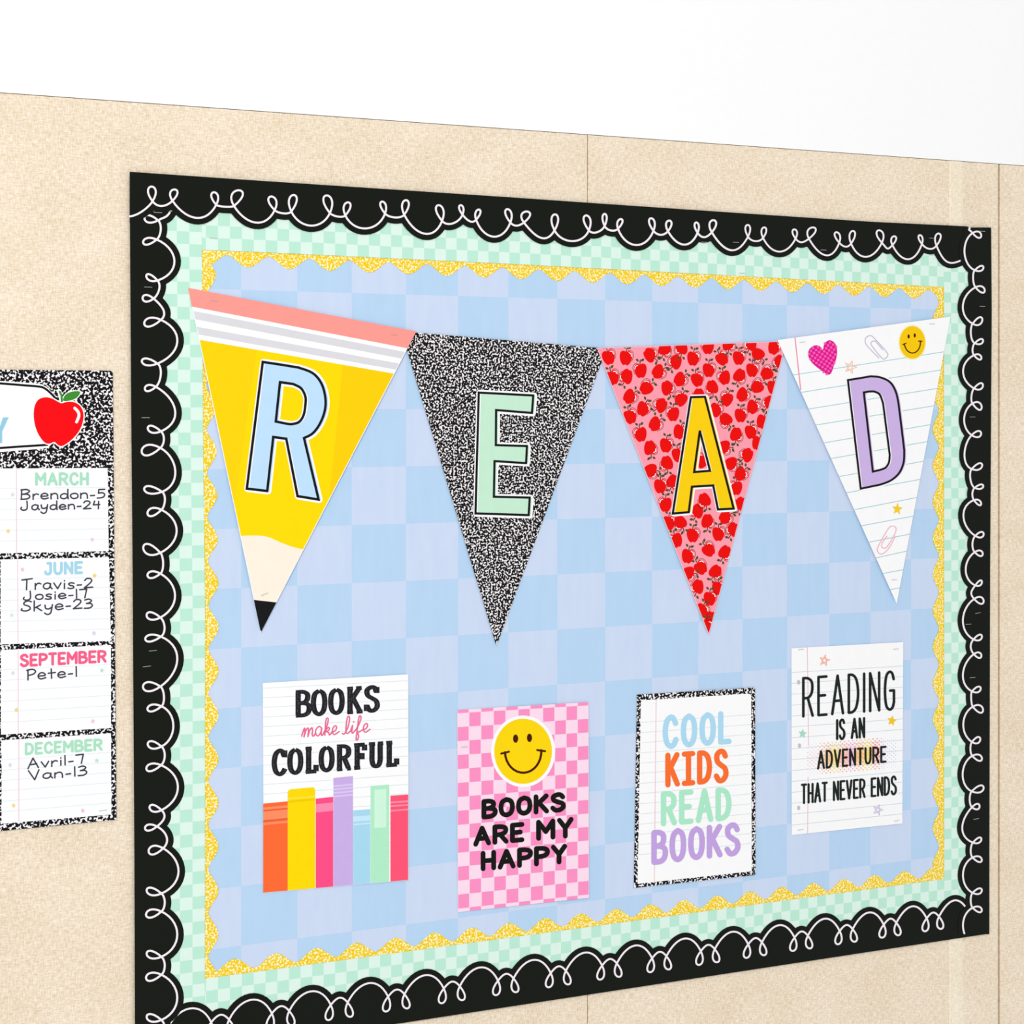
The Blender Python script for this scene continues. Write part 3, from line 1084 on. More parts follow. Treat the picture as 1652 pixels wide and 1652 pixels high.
# bottom: the same ribbon turned round, worked out in wall metres
BL = []
x = wp(240, 900)[0]
i = 0
zc = ZB_OUT + 0.045
while x < wp(1625, 900)[0]:
    big = i % 2 == 1
    c = pix(x, zc)
    t = pix(x + (0.004 if big else -0.004), zc - 0.023)
    e = pix(x + .03, zc + (0.026 if big else -0.0) - (0 if big else -0.007))
    BL.append((c[0], c[1], t[0], t[1], 11.5 * scale_at(c[0]) / 1000, e[1]))
    x += 0.068 if big else 0.028
    i += 1
fullB, arcsB = loop_line(BL, 0, -1, (*pix(wp(219, 900)[0], zc - .01), pix(wp(230, 900)[0], zc + .01)[1], (1, -.3)), None)
envB = envelope(arcsB, 0, -1, 219, 1590, lambda p: RR * scale_at(p[0]))

bL2 = black_strip(envL, 1, 1060, 1690, lambda t: poly_at(LEFT_OUT, t), Plane(0.0050), 'black looped border strip, lower piece on the left side beside the birthday chart')
bL1 = black_strip(envL, 1, 341, 1068, lambda t: poly_at(LEFT_OUT, t), Plane(0.0055), 'black looped border strip, upper piece on the left side of the board')
bT2 = black_strip(envT, 0, 1170, 1566, lambda t: poly_at(TOP_OUT, t), Plane(0.0052), 'short black looped border strip at the right end of the top edge')
bT1 = black_strip(envT, 0, 209.2, 1181, lambda t: poly_at(TOP_OUT, t), Plane(0.0061), 'long black looped border strip along the top from the left corner')
bB = black_strip(envB, 0, 219, 1589, lambda t: pix_z(t, ZB_OUT), Plane(0.0045), 'black looped border strip along the bottom of the board')
bR2 = black_strip(envR, 1, 994, YRB, lambda t: poly_at(RIGHT_OUT, t), Plane(0.0055), 'black looped border strip, lower piece on the right side beside the panel seam')
bR1 = black_strip(envR, 1, 367, 1001.5, lambda t: poly_at(RIGHT_OUT, t), Plane(0.0061), 'black looped border strip, upper piece on the right side of the board')
put_line(bL2, fullL, 1, 1062, 1688, 3.2)
put_line(bL1, fullL, 1, 343, 1067.8, 3.2)
put_line(bT2, fullT, 0, 1173, 1560, 2.7)
put_line(bT1, fullT, 0, 209.3, 1180.8, 3.1)
put_line(bB, fullB, 0, 220, 1570, 2.9)
put_line(bR2, fullR, 1, 996, YRB - 1, 2.8)
put_line(bR1, fullR, 1, 367.6, 1001.3, 2.8)
for sh, pts in ((bL1, [(239, 463.2, 0), (235, 673.8, 0), (246.6, 1049.7, .03)]), (bL2, [(237, 1075, .06)]),
                (bR1, [(1584.8, 373.2, 0), (1584.8, 494.4, 0), (1569, 672.7, 0), (1577.8, 988.9, .1)]),
                (bR2, [(1562.4, 1007, 0), (1568.8, 1093, 0), (1574.8, 1321, .05)]),
                (bT2, [(1503.7, 384.3, 0), (1328.5, 403.4, 0), (1187, 391, 0)]), (bT1, [(255, 343, .0), (1136, 390.8, 0)])):
    for p in pts:
        staple(sh, *p)

# ------------------------------------------------------------------ pennants
# --- R, the pencil
c = crop(290, 450, 400)
Rout = [(303.3, 464.3), (671.6, 534.6), (420.7, 1020.8)]
xr = wp(303, 500)[0]
plR = Plane(0.0060, 0.004, 0.0, xr, 1.5)
R = Sheet('pennant', Rout, plR, M_WHITE, 'pennant printed as a yellow pencil with a pale blue letter R', 'pennant', 'triangular pennants across the board', 0.0005)
cl = shrink(Rout, 1.1)


def band(cc, l0, r0, l1, r1, xl=20, xr=1620):
    """strip between two slanted lines given at crop x=100 and x=1480"""
    f = lambda l, r, x: l + (r - l) * (x - 100) / 1380
    return cc((xl, f(l0, r0, xl)), (xr, f(l0, r0, xr)), (xr, f(l1, r1, xr)), (xl, f(l1, r1, xl)))


R.ink('eraser_band', [(flat('FF9C92'), 'poly', band(c, -60, 200, 188, 455))], 1, 'coral pink eraser band', Rout)
R.ink('ferrule_stripe', [(flat('DCDCE0'), 'poly', band(c, 215, 483, 268, 531))], 1, 'light grey stripe', cl)
R.ink('ferrule_stripe', [(flat('DCDCE0'), 'poly', band(c, 316, 567, 365, 611))], 1, 'light grey stripe', cl)
wood = catmull([(389, 864.6), (414.6, 864), (433.3, 866.6), (453.2, 875.3), (473.2, 882.6), (492.5, 887)], 5)
ytop = band(c, 400, 640, 500, 700)
ybody = [ytop[0], ytop[1], (700, 895)] + [(515, 892)] + wood[::-1] + [(300, 863)]
b1a, b1b = (415, 560), (366, 900)
b2a, b2b = (556, 560), (522, 900)
# three facets of the pencil
left = clip(ybody, [(200, 400), b1a, b1b, (200, 1000)])
mid = clip(ybody, [b1a, b2a, b2b, b1b])
rgt = clip(ybody, [b2a, (800, 400), (800, 900), b2b])
R.ink('pencil_body', [(flat('FFD508'), 'poly', left)], 1, None, cl)
R.ink('pencil_body', [(flat('FFDC02'), 'poly', mid)], 1, 'brighter middle facet', cl)
R.ink('pencil_body', [(flat('FFD106'), 'poly', rgt)], 1, None, cl)
R.ink('bare_wood', [(flat('FFF1DE'), 'poly', [(380, 864.6)] + wood + [(520, 888), (500, 980), (447.5, 972), (409, 967.7), (380, 965)])], 1, 'cream bare wood of the pencil', cl)
R.ink('pencil_lead', [(M_INK, 'poly', [(380, 964), (409, 967.7), (447.5, 972), (500, 978), (430, 1030)])], 1, 'black pencil point', Rout)


def big_letter(sh, outer, holes, fill, stroke, dx=2.0, dy=.4, halo=7.5, cl=None, lbl=''):
    its = [(M_WHITE, 'holes', [outer] + holes)] if holes else [(M_WHITE, 'poly', outer)]
    its += ribbon(M_WHITE, [(p[0] + 1.2, p[1] + .4) for p in outer], halo, halo, 'round', True)
    for h in holes:
        its += ribbon(M_WHITE, [(p[0] + 1.2, p[1] + .4) for p in h], halo, halo, 'round', True)
    sh.ink('letter_halo', its, 3)
    mv = lambda L: [(p[0] + dx, p[1] + dy) for p in L]
    f = flat(fill)
    sh.ink('letter', [(f, 'holes', [mv(outer)] + [mv(h) for h in holes])] if holes else [(f, 'poly', mv(outer))], 5, lbl)
    its = ribbon(M_INK, outer, stroke, stroke, True, True)
    for h in holes:
        its += ribbon(M_INK, h, stroke, stroke, True, True)
    sh.ink('letter_outline', its, 7, 'black outline of the letter')


Ro = c((553, 553), (680, 572), (790, 590)) + catmull(c((790, 590), (885, 627), (943, 695), (970, 790), (966, 880), (932, 968), (884, 1030), (828, 1060)), 5)[1:] \
    + c((925, 1470), (785, 1447), (710, 1065), (623, 1053), (583, 1413), (447, 1397))
Rh = c((668, 688), (720, 695)) + catmull(c((755, 700), (808, 728), (836, 780), (838, 830), (826, 905), (796, 952), (750, 967), (720, 966)), 4) + c((640, 950))
big_letter(R, Ro, [Rh], 'BFE0FB', 4.1, 3.9, .5, 10.5, lbl='pale blue letter R')
staple(R, 345.8, 485.3, -.04)
staple(R, 636.4, 540, .05)
staple(R, 426.6, 958.8, .35)

# --- E, the marbled one
c = crop(640, 520, 350)
Eout = [(647.6, 534.6), (978.6, 562.4), (801, 1042)]
plE = Plane(0.0042, 0.001, 0.0, wp(657, 500)[0], 1.5)
E = Sheet('pennant', Eout, plE, M_MARBLE, 'black and white speckled pennant with a mint letter E', 'pennant', 'triangular pennants across the board', 0.0005, side=M_INK)
Eo = c((625, 535), (1040, 557), (1030, 690), (757, 668), (755, 935), (992, 942), (985, 1072), (745, 1057), (740, 1328), (1013, 1335), (1005, 1468), (600, 1455))
big_letter(E, Eo, [], 'C6ECD2', 3.6, 3.5, .4, 10, lbl='mint green letter E')

# --- A, the apple one
c = crop(950, 530, 340)
c2 = crop(1040, 820, 280)
Aout = [(963, 561.4), (1269, 550.2), (1143.6, 1024.8)]
plA = Plane(0.0052, 0.001, 0.0, wp(963, 500)[0], 1.5)
A = Sheet('pennant', Aout, plA, flat('FFC4CD'), 'pink pennant covered in small red apples with a yellow letter A', 'pennant', 'triangular pennants across the board', 0.0005)
A.ink('pink_ground', [(flat('FF9FAE'), 'poly', Aout)], 1, None, shrink(Aout, 0.9))
APP = [(155, 225, -15), (290, 230, 5), (480, 205, 125), (597, 160, 200), (725, 150, 180), (680, 260, 215), (818, 235, 5), (933, 145, 0), (1045, 235, -35), (1095, 120, 180),
       (1175, 230, 0), (1270, 120, 200), (1325, 205, 130), (1450, 150, 20), (1495, 260, 200), (405, 330, -5), (545, 340, 60), (295, 375, 205), (185, 385, -20), (715, 400, 50),
       (850, 400, -15), (940, 325, 0), (1062, 385, -15), (1182, 370, 205), (1280, 325, 0), (1395, 350, 60), (450, 465, 55), (615, 465, 155), (965, 460, 170), (320, 535, 50),
       (720, 555, 25), (1080, 555, 20), (1320, 455, 60), (1205, 520, 45), (425, 630, 25), (565, 600, 230), (862, 525, 180), (1445, 460, 0), (1415, 580, 210), (1285, 615, 25),
       (325, 690, -20), (660, 670, 0), (995, 640, 20), (1190, 680, 0), (520, 750, 50), (1072, 715, 140), (1360, 730, 20), (405, 830, -10), (710, 810, 20), (1155, 830, 185),
       (1270, 810, -5), (480, 935, 170), (605, 915, 5), (1060, 930, 90), (700, 990, -10), (1325, 900, 20), (1240, 990, 225), (610, 1055, 170), (485, 1115, 90), (1115, 1060, 90),
       (1190, 1140, 45), (560, 1235, 0), (660, 1200, 200), (1155, 1250, 0), (600, 1380, 0), (1190, 1375, 200), (905, 1345, 160), (850, 1430, 200), (715, 1520, 150), (930, 1510, 180),
       (1070, 1480, 60), (1130, 1575, 205), (815, 1620, 0), (1015, 1610, 0), (885, 1040, 30), (790, 1180, 20)]
APP2 = [(300, 305, -20), (410, 455, 10), (610, 395, -45), (765, 420, 205), (415, 620, 90), (535, 565, -40), (675, 605, 210),
        (505, 745, 195), (700, 760, 0), (620, 860, 0), (545, 975, 20), (630, 1050, 190), (590, 1130, 0), (230, 140, 0)]
body = [(0, -.40), (.18, -.47), (.38, -.40), (.47, -.18), (.43, .12), (.30, .38), (.14, .5), (0, .45), (-.14, .5), (-.30, .38), (-.43, .12), (-.47, -.18), (-.38, -.40), (-.18, -.47)]
body = catmull(body, 2, True)
apples, stems, shines = [], [], []
Mred, Mdark, Mgreen = flat('EE0A08'), flat('4A1A12'), flat('48521F')
cvA = shrink(Aout, 0.9)
ai = 0
for (lst, cc) in ((APP, c), (APP2, c2)):
    for (ax_, ay_, an) in lst:
        o_ = cc(ax_, ay_)
        sc = 23.8 * lerp(1.0, .93, (o_[0] - 960) / 300)
        th = math.radians(an)
        def T(p, sc=sc, th=th, o_=o_):
            return (o_[0] + sc * .93 * (p[0] * math.cos(th) - p[1] * math.sin(th)), o_[1] + sc * 1.03 * (p[0] * math.sin(th) + p[1] * math.cos(th)))
        apples, stems, shines = [], [], []
        apples.append((Mred, 'poly', [T(p) for p in body]))
        side = 1 if (int(ax_) % 3) else -1
        stems += ribbon(Mdark, [T((0, -.42)), T((.02, -.6)), T((.06, -.72))], 1.3)
        lf = [(.06, -.6), (.16, -.78), (.36, -.78), (.28, -.62)]
        stems.append((Mgreen, 'poly', [T(p) for p in lf]))
        stems.append((Mgreen, 'poly', [T((-p[0] * .8, p[1] - .02)) for p in lf]))
        ol = catmull([(.12 * side, -.5), (.36 * side, -.5), (.54 * side, -.3), (.53 * side, -.02), (.44 * side, .2)], 3)
        stems += ribbon(Mdark, [T(p) for p in ol], .7, .7, False)
        sh_ = catmull([(.2 * side, -.36), (.36 * side, -.3), (.41 * side, -.12)], 2)
        shines += ribbon(M_WHITE, [T(p) for p in sh_], 1.3)
        ai += 1
        A.ink('apple_print', apples + stems + shines, 1.6 + 0.12 * (ai % 9), None, cvA)
Ao = c((800, 538), (910, 535), (1135, 1412), (1012, 1418), (975, 1230), (808, 1240), (783, 1440), (658, 1450))
Ah = c((870, 800), (950, 1115), (825, 1125))
big_letter(A, Ao, [Ah], 'FCD10C', 3.6, 3.1, .2, 8.6, lbl='yellow letter A')

# --- D, the notebook one
c = crop(1250, 500, 402)
c8 = crop(1320, 800, 300)
Dout = [(1254.4, 548.4), (1533.6, 510.8), (1446.7, 973.8)]
plD = Plane(0.0068, 0.002, 0.0, wp(1254, 500)[0], 1.5)
D = Sheet('pennant', Dout, plD, flat('FEFDFE'), 'white ruled notebook pennant with a lilac letter D', 'pennant', 'triangular pennants across the board', 0.0005)
Mteal, Mrule, Mrl = flat('A9D6D8'), flat('DDEAEC'), flat('F2B6C4')
its = []
for (x1, y1, x2, y2) in ((130, 430, 1120, 278), (185, 545, 1100, 398), (235, 655, 1080, 520), (280, 762, 1058, 635), (345, 878, 1035, 760), (392, 982, 1000, 875),
                         (440, 1102, 985, 1003), (490, 1210, 955, 1125), (540, 1322, 935, 1245), (592, 1428, 918, 1367), (635, 1538, 890, 1487), (690, 1640, 870, 1600)):
    its += ribbon(Mteal, c((x1 - 60, y1 + 60 * (y1 - y2) / (x2 - x1)), (x2 + 60, y2 - 60 * (y1 - y2) / (x2 - x1))), 1.3, 1.3, False)
for (x1, y1, x2, y2) in ((560, 692, 790, 650), (610, 838, 760, 810)):
    its += ribbon(Mteal, c8((x1, y1), (x2, y2)), 1.3, 1.3, False)
D.ink('ruled_lines', its, 1, 'pale teal ruled lines', Dout, 'stuff')
D.ink('margin_line', ribbon(flat('EE8AA2'), c((130, 150), (172, 530)), 1.6, 1.6, False), 2, 'pink margin line', Dout)
# heart, gingham check clipped to the heart outline
heart = catmull(c((318, 264), (298, 240), (262, 236), (228, 262), (222, 305), (246, 350), (300, 395), (362, 430), (392, 370), (412, 300), (408, 240), (385, 208), (355, 202), (328, 226)), 3, True)
hearti = [(flat('E2178F'), 'poly', heart)]
gi = []
hc = c(318, 310)
u1 = (math.cos(-.17), math.sin(-.17)); u2 = (.22, .98)
for a in range(-7, 8):
    for b in range(-7, 8):
        if (a + b) % 2 == 0:
            continue
        o_ = (hc[0] + (a * u1[0] + b * u2[0]) * 4.1, hc[1] + (a * u1[1] + b * u2[1]) * 4.1)
        # keep only cells whose centre lies in the heart
        ins = False
        for i in range(len(heart)):
            p, q = heart[i], heart[i - 1]
            if (p[1] > o_[1]) != (q[1] > o_[1]) and o_[0] < (q[0] - p[0]) * (o_[1] - p[1]) / (q[1] - p[1]) + p[0]:
                ins = not ins
        if ins:
            gi.append((flat('FF63B8'), 'poly', [(o_[0] + sx * u1[0] * 1.75 + sy * u2[0] * 1.75, o_[1] + sx * u1[1] * 1.75 + sy * u2[1] * 1.75) for sx, sy in ((-1, -1), (1, -1), (1, 1), (-1, 1))]))
D.ink('heart_print', hearti, 3, 'magenta checked heart')
D.ink('heart_check', gi, 4, 'lighter pink checks on the heart', None, 'stuff')


def clip_print(sh, cc, pts, col, w, lab):
    sh.ink('paper_clip_print', ribbon(flat(col), catmull(cc(*pts), 5), w), 3, lab)


clip_print(D, c, [(690, 318), (640, 268), (602, 222), (604, 186), (634, 170), (664, 192), (742, 280), (746, 308), (722, 326), (696, 304), (644, 238), (640, 214), (662, 206), (684, 226), (716, 264)], 'C9C3D8', 1.5, 'grey printed paper clip')
clip_print(D, c, [(800, 1500), (756, 1580), (712, 1618), (684, 1606), (684, 1572), (746, 1460), (772, 1434), (800, 1440), (800, 1474), (752, 1560), (728, 1580), (708, 1568), (716, 1538), (744, 1500)], 'F3B9CB', 1.5, 'pink printed paper clip')


def smiley(sh, ctr, rx, ry, tilt, layer, ring, w, col='FBD400', pre=None):
    bc = flat('4A1A06')
    if ring:
        sh.ink('smiley_ring', [disc(M_WHITE if ring > 2.5 else flat('FFF3A0'), ctr, rx + ring, ry + ring, 40)], layer, None)
    sh.ink('smiley_face', [disc(flat(col), ctr, rx, ry, 40)], layer + 1, 'yellow smiling face')
    ct, st = math.cos(tilt), math.sin(tilt)
    T = lambda u, v: (ctr[0] + rx * (u * ct) - rx * v * st, ctr[1] + ry * (u * st + v * ct))
    its = []
    for sx in (-.24, .24):
        p = T(sx, -.40)
        its.append(disc(bc, p, rx * .09, ry * .13, 14))
    arc = [T(.63 * math.cos(a), -.0 + .66 * math.sin(a)) for a in [math.pi * k / 16 for k in range(17)]]
    its += ribbon(bc, arc, w)
    for sx in (-1, 1):
        its += ribbon(bc, [T(sx * .76, .035), T(sx * .49, -.012)], w * .9)
    sh.ink('smile', its, layer + 2, 'dark brown eyes and smile')


smiley(D, c(912, 215), 20.6, 26.2, -.14, 4, 1.4, 1.9, 'FACB08')
its = star(flat('F9C9A8'), c(502, 380), 11, .3, 1.1) + star(flat('F9C9A8'), c(500, 378), 7, .1, .9)
D.ink('star_print', its, 3, 'pale orange outlined star')
D.ink('star_print', star(flat('F8CF2A'), c(812, 1320), 10.5, .1), 3, 'yellow star')
Do = c((485, 465), (560, 453)) + catmull(c((635, 440), (700, 447), (765, 480), (803, 545), (820, 620)), 5) + c((840, 780)) \
    + catmull(c((858, 930), (854, 1010), (825, 1080), (770, 1130), (700, 1158)), 5) + c((570, 1185))
Dh = c((590, 547), (625, 541)) + catmull(c((655, 540), (695, 560), (718, 620)), 4) + c((740, 790)) + catmull(c((762, 960), (757, 1010), (735, 1045), (700, 1060)), 4) + c((650, 1072))
big_letter(D, Do, [Dh], 'CDB4E6', 3.3, 3.0, .2, 7, lbl='lilac letter D')
staple(D, 1294.5, 552, .12)
staple(D, 1503.7, 522.6, .02)
staple(D, 1442.6, 935.3, .02)

# ------------------------------------------------------------------ posters
def poster(quad, mat, label, ax=0.006, o=0.0030, side=None):
    p = Plane(o, ax, 0, wp(quad[0][0], 1200)[0], 1.2)
    return Sheet('poster', quad, p, mat, label, 'poster', None, 0.0004, side=side)


# --- 1: books make life colorful
c = crop(400, 1070, 310)
q1 = [(424.0, 1101.9), (658.6, 1087.8), (659.2, 1420), (425.6, 1440.5)]
P1 = poster(q1, flat('FDFEFE'), 'ruled white poster with a row of colourful book spines under black slab lettering')
its = []
for k in range(21):
    yl_, yr_ = 1110.3 + 15.55 * k, 1098.1 + 15.2 * k
    its += ribbon(Mrule, [(424.4, yl_), (658.4, yr_)], 1.0, 1.0, False)
P1.ink('ruled_lines', its, 1, 'faint ruled lines', q1, 'stuff')
M_SLAB = flat('242428', .6, .07)
P1.ink('lettering', lettering('BOOKS', SLAB, tquad(c, 395, 1140, 232, 468, 186, 422), M_SLAB, 8.7, 6.4, .23, caps=False), 3, 'black slab-serif word BOOKS')
P1.ink('lettering', lettering('COLORFUL', SLAB, tquad(c, 203, 1308, 738, 975, 662, 888), M_SLAB, 8.7, 6.4, .23, caps=False), 3, 'black slab-serif word COLORFUL')
# worn inline flecks on the slab letters
fl = []
for (txt, qq) in (('BOOKS', tquad(c, 395, 1140, 232, 468, 186, 422)), ('COLORFUL', tquad(c, 203, 1308, 738, 975, 662, 888))):
    for it in lettering(txt, SLAB, [(qq[0][0] + 3, qq[0][1] + 2.6), (qq[1][0] - 3, qq[1][1] + 2.6), (qq[2][0] - 3, qq[2][1] - 2.6), (qq[3][0] + 3, qq[3][1] - 2.6)], flat('55535A'), 1.4, 1.0, .15 if txt else .15, caps=False):
        p = it[2]
        L = int(math.hypot(p[1][0] - p[0][0], p[1][1] - p[0][1]) / 2.0) + 1
        for k in range(L):
            if random.random() < .55:
                a, b = k / L, (k + random.uniform(.4, .8)) / L
                j = random.uniform(-.9, .9)
                fl.append((it[0], 'poly', [(z[0] + j, z[1] + j * .4) for z in (lerp2(p[0], p[1], a), lerp2(p[0], p[1], b), lerp2(p[3], p[2], b), lerp2(p[3], p[2], a))]))
P1.ink('letter_wear', fl, 4, 'grey worn flecks in the black letters', None, 'stuff')
P1.ink('lettering', lettering('make life', SCRIPT, c((462, 486), (1050, 446), (1050, 590), (462, 635)), flat('EE6A94'), 2.2, 2.0, .0, caps=True, inset=False), 3, 'pink script words make life')


def spine(x0, x1, yt0, yt1, col, bands=(), rounded=0.0):
    """book spine from crop coordinates down to the foot of the poster"""
    def foot(x):
        px = c(x, 0)[0]
        t = (px - q1[3][0]) / (q1[2][0] - q1[3][0])
        return (px, lerp(q1[3][1], q1[2][1], t) - .4)
    r = rounded
    if r:
        top = [c(x0, yt0 + r), c(x0 + r * .3, yt0 + r * .3), c(x0 + r, yt0 - r * .1), c(x1 - r, yt1), c(x1 - r * .3, yt1 + r * .3), c(x1, yt1 + r)]
    else:
        top = [c(x0, yt0), c(x1, yt1)]
    P1.ink('printed_spine', [(flat(col), 'poly', top + [foot(x1), foot(x0)])], 2, None)
    bi = []
    for (a, b, cc_, *ins) in bands:
        i0, i1 = (ins + [0, 0])[:2] if ins else (0, 0)
        sl = (yt1 - yt0) / (x1 - x0)
        xa_, xb_ = x0 + i0, x1 - i1
        bi.append((flat(cc_), 'poly', c((xa_, a + sl * i0), (xb_, a + sl * (xb_ - x0)), (xb_, b + sl * (xb_ - x0)), (xa_, b + sl * i0))))
    if bi:
        P1.ink('spine_band', bi, 3, None)


spine(132, 342, 1207, 1187, 'FF6B35', [(1240, 1262, 'FF8F62'), (1276, 1350, 'FF8F62'), (1372, 1392, 'FF8F62'), (1262, 1272, 'E85F33'), (1352, 1362, 'E85F33')])
spine(342, 578, 1086, 1066, 'FFDB00', [(1158, 1172, 'FFE440'), (1184, 1198, 'F2CC00')], 22)
spine(583, 733, 1164, 1148, 'FF4F86', [(1212, 1284, 'FF8BB0')])
spine(905, 1052, 1266, 1254, 'A9DAF0', [(1318, 1364, 'C6EAFA'), (1380, 1394, 'C6EAFA')])
spine(1055, 1215, 1056, 1044, 'B2EDC8', [(1090, 1420, 'D0F8DE', 32, 26)], 6)
spine(735, 903, 986, 970, 'CBB0E8', [(1050, 1066, 'DCC8F4'), (1078, 1094, 'DCC8F4'), (1108, 1124, 'DCC8F4'), (1138, 1154, 'DCC8F4')])
spine(1225, 1378, 1140, 1128, 'FF5577', [(1190, 1206, 'FF8CA6'), (1222, 1236, 'FF8CA6'), (1262, 1276, 'FF8CA6')])

# --- 2: pink checked smiley poster
c = crop(700, 1090, 290)
q2 = [(737.7, 1145.3), (949.6, 1132.7), (950.2, 1448.4), (738.6, 1471.6)]
P2 = poster(q2, flat('FFDDEE'), 'pink checked poster with a big smiling face above black hand lettering', 0.010)
its = []
cxs = [0, .089, .180, .276, .369, .464, .555, .651, .742, .829, .915, 1.0]
ys = [0.0, .0165] + [.0165 + .0690 * k for k in range(1, 15)]
ys = [v for v in ys if v < 1] + [1.0]
for i in range(11):
    for j in range(len(ys) - 1):
        if (i + j) % 2 == 0:
            its.append((flat('FF93C5'), 'poly', [bil(q2, cxs[i] + .003, ys[j]), bil(q2, cxs[i + 1] - .003, ys[j]), bil(q2, cxs[i + 1] - .003, ys[j + 1]), bil(q2, cxs[i] + .003, ys[j + 1])]))
P2.ink('pink_checks', its, 1, 'stronger pink squares', None, 'stuff')
smiley(P2, c(820, 695), 46.6, 52.6, -.05, 2, 5.2, 3.7, 'FDD80A')
M_HB = flat('161613', .6, .07)
tq = lambda *a: tquad(c, *a)
P2.ink('lettering', lettering('BOOKS', CAPS, tq(437, 1212, 1135, 1322, 1068, 1252), M_HB, 7.8, 7.8, .3), 4, 'black hand-lettered word BOOKS')
P2.ink('lettering', lettering('ARE', CAPS, tq(362, 832, 1385, 1572, 1345, 1530), M_HB, 7.8, 7.8, .3), 4, 'black hand-lettered word ARE')
P2.ink('lettering', lettering('MY', CAPS, tq(940, 1284, 1325, 1518, 1298, 1492), M_HB, 7.8, 7.8, .3), 4, 'black hand-lettered word MY')
P2.ink('lettering', lettering('HAPPY', CAPS, tq(430, 1225, 1610, 1797, 1545, 1730), M_HB, 7.8, 7.8, .3), 4, 'black hand-lettered word HAPPY')
staple(P2, 749.5, 1205, -.02)

# --- 3: cool kids read books
c = crop(990, 1090, 290)
q3 = [(1027.7, 1120.7), (1218.2, 1109.3), (1218.8, 1411.5), (1022.6, 1432.5)]
P3 = poster(q3, M_MARBLE2, 'marbled-edge poster with pastel and orange block lettering on ruled white', 0.006, side=M_INK)
pan = c((250, 245), (258, 230), (275, 226), (1235, 166), (1254, 170), (1264, 184)) + [(1212.8, 1405.5), (1028.6, 1425.8)]
P3.ink('white_panel', [(flat('FEFEFE'), 'poly', pan)], 1, 'white ruled middle of the poster')
its = []
for k in range(14):
    yl_, yr_ = 430 + 93.6 * k, 358 + 91.0 * k
    its += ribbon(Mrule, c((252 - k * 1.5, yl_), (1264, yr_)), 1.0, 1.0, False)
P3.ink('ruled_lines', its, 2, 'faint ruled lines', None, 'stuff')
P3.ink('margin_line', ribbon(flat('F6CFD8'), c((391, 222), (374, 1905)), 1.4, 1.4, False), 3, 'pink margin line')
P3.ink('lettering', lettering('COOL', KID, tq(450, 1085, 362, 678, 322, 628), flat('AEDCF2'), 8.6, 8.6, .38), 4, 'pale blue word COOL')
P3.ink('lettering', lettering('KIDS', KID, tq(474, 1056, 708, 1028, 670, 982), flat('FF7030'), 8.6, 8.6, .38), 4, 'orange word KIDS')
P3.ink('lettering', lettering('READ', KID, tq(434, 1084, 1062, 1385, 1022, 1330), flat('ADEBCA'), 8.6, 8.6, .38), 4, 'mint green word READ')
P3.ink('lettering', lettering('BOOKS', KID, tq(346, 1166, 1420, 1740, 1346, 1652), flat('C4A4E2'), 8.9, 8.9, .36), 4, 'lilac word BOOKS')

# --- 4: reading is an adventure
c = crop(1250, 1010, 370)
q4 = [(1276.9, 1045.8), (1457.2, 1035.8), (1455.7, 1328.5), (1277.3, 1347.1)]
P4 = poster(q4, flat('FDFDFD'), 'small ruled white poster with tall thin black lettering and tiny stars', 0.005)
its = []
for k in range(15):
    its += ribbon(flat('CBDDE6'), c((120, 334 + 78.6 * k), (924, 288 + 76.0 * k)), .9, .9, False)
P4.ink('ruled_lines', its, 1, 'pale ruled lines', q4, 'stuff')
P4.ink('margin_line', ribbon(flat('F0BFCB'), c((234, 150), (244, 862)), 1.1, 1.1, False) + ribbon(flat('F0BFCB'), c((240, 1085), (236, 1500)), 1.1, 1.1, False), 2, 'pink margin line')
its = []
cols = ['F7B6D8', 'FFB3A0', 'FFC58A', 'FFE07A', 'FFB9A8', 'F9B4D4', 'FFC27C', 'FFDE6E', 'FFA9A0', 'E3C2F0', 'BFD8F4']
for i in range(44):
    for j in range(16):
        if (i + j) % 2: continue
        u, v = i / 43, j / 15
        X = 238 + 632 * u
        Yc = 855 + 215 * v - 55 * u
        e = 1 - max(0, abs(u - .5) * 2 - .55) / .45
        ev = 1 - (abs(v - .5) * 2) ** 2 * .75
        r = 13.5 * max(.38, e) * max(.5, ev)
        its.append((flat(cols[int(u * 10.99)]), 'poly', c((X - r, Yc), (X, Yc - r), (X + r, Yc), (X, Yc + r))))
P4.ink('halftone_print', its, 3, 'rainbow halftone dots behind the word ADVENTURE', None, 'stuff')
M_T4 = flat('1D2622', .6, .07)
P4.ink('lettering', lettering('READING', CAPS, tq(196, 868, 366, 660, 318, 608), M_T4, 4.3, 4.3, .34), 5, 'tall thin black word READING')
P4.ink('lettering', lettering('IS AN', CAPS, tq(440, 652, 670, 822, 655, 808), M_T4, 3.9, 3.9, .32), 5, 'black words IS AN')
P4.ink('lettering', lettering('ADVENTURE', CAPS, tq(304, 806, 896, 1034, 862, 984), M_T4, 3.5, 3.5, .3), 5, 'black word ADVENTURE')
P4.ink('lettering', lettering('THAT NEVER ENDS', CAPS, tq(188, 880, 1136, 1284, 1076, 1216), M_T4, 3.6, 3.6, .32), 5, 'black words THAT NEVER ENDS')
P4.ink('star_print', star(flat('F8A98C'), c(358, 248), 9.5, .2, 1.0) + star(flat('F8A98C'), c(358, 248), 5.5, .1, .8), 3, 'orange outlined star')
P4.ink('star_print', star(flat('F6C92A'), c(843, 682), 8.8, .2, None, .5), 3, 'yellow star')
P4.ink('star_print', star(flat('A9DCC4'), c(200, 775), 8.2, .1, None, .45), 3, 'mint star')
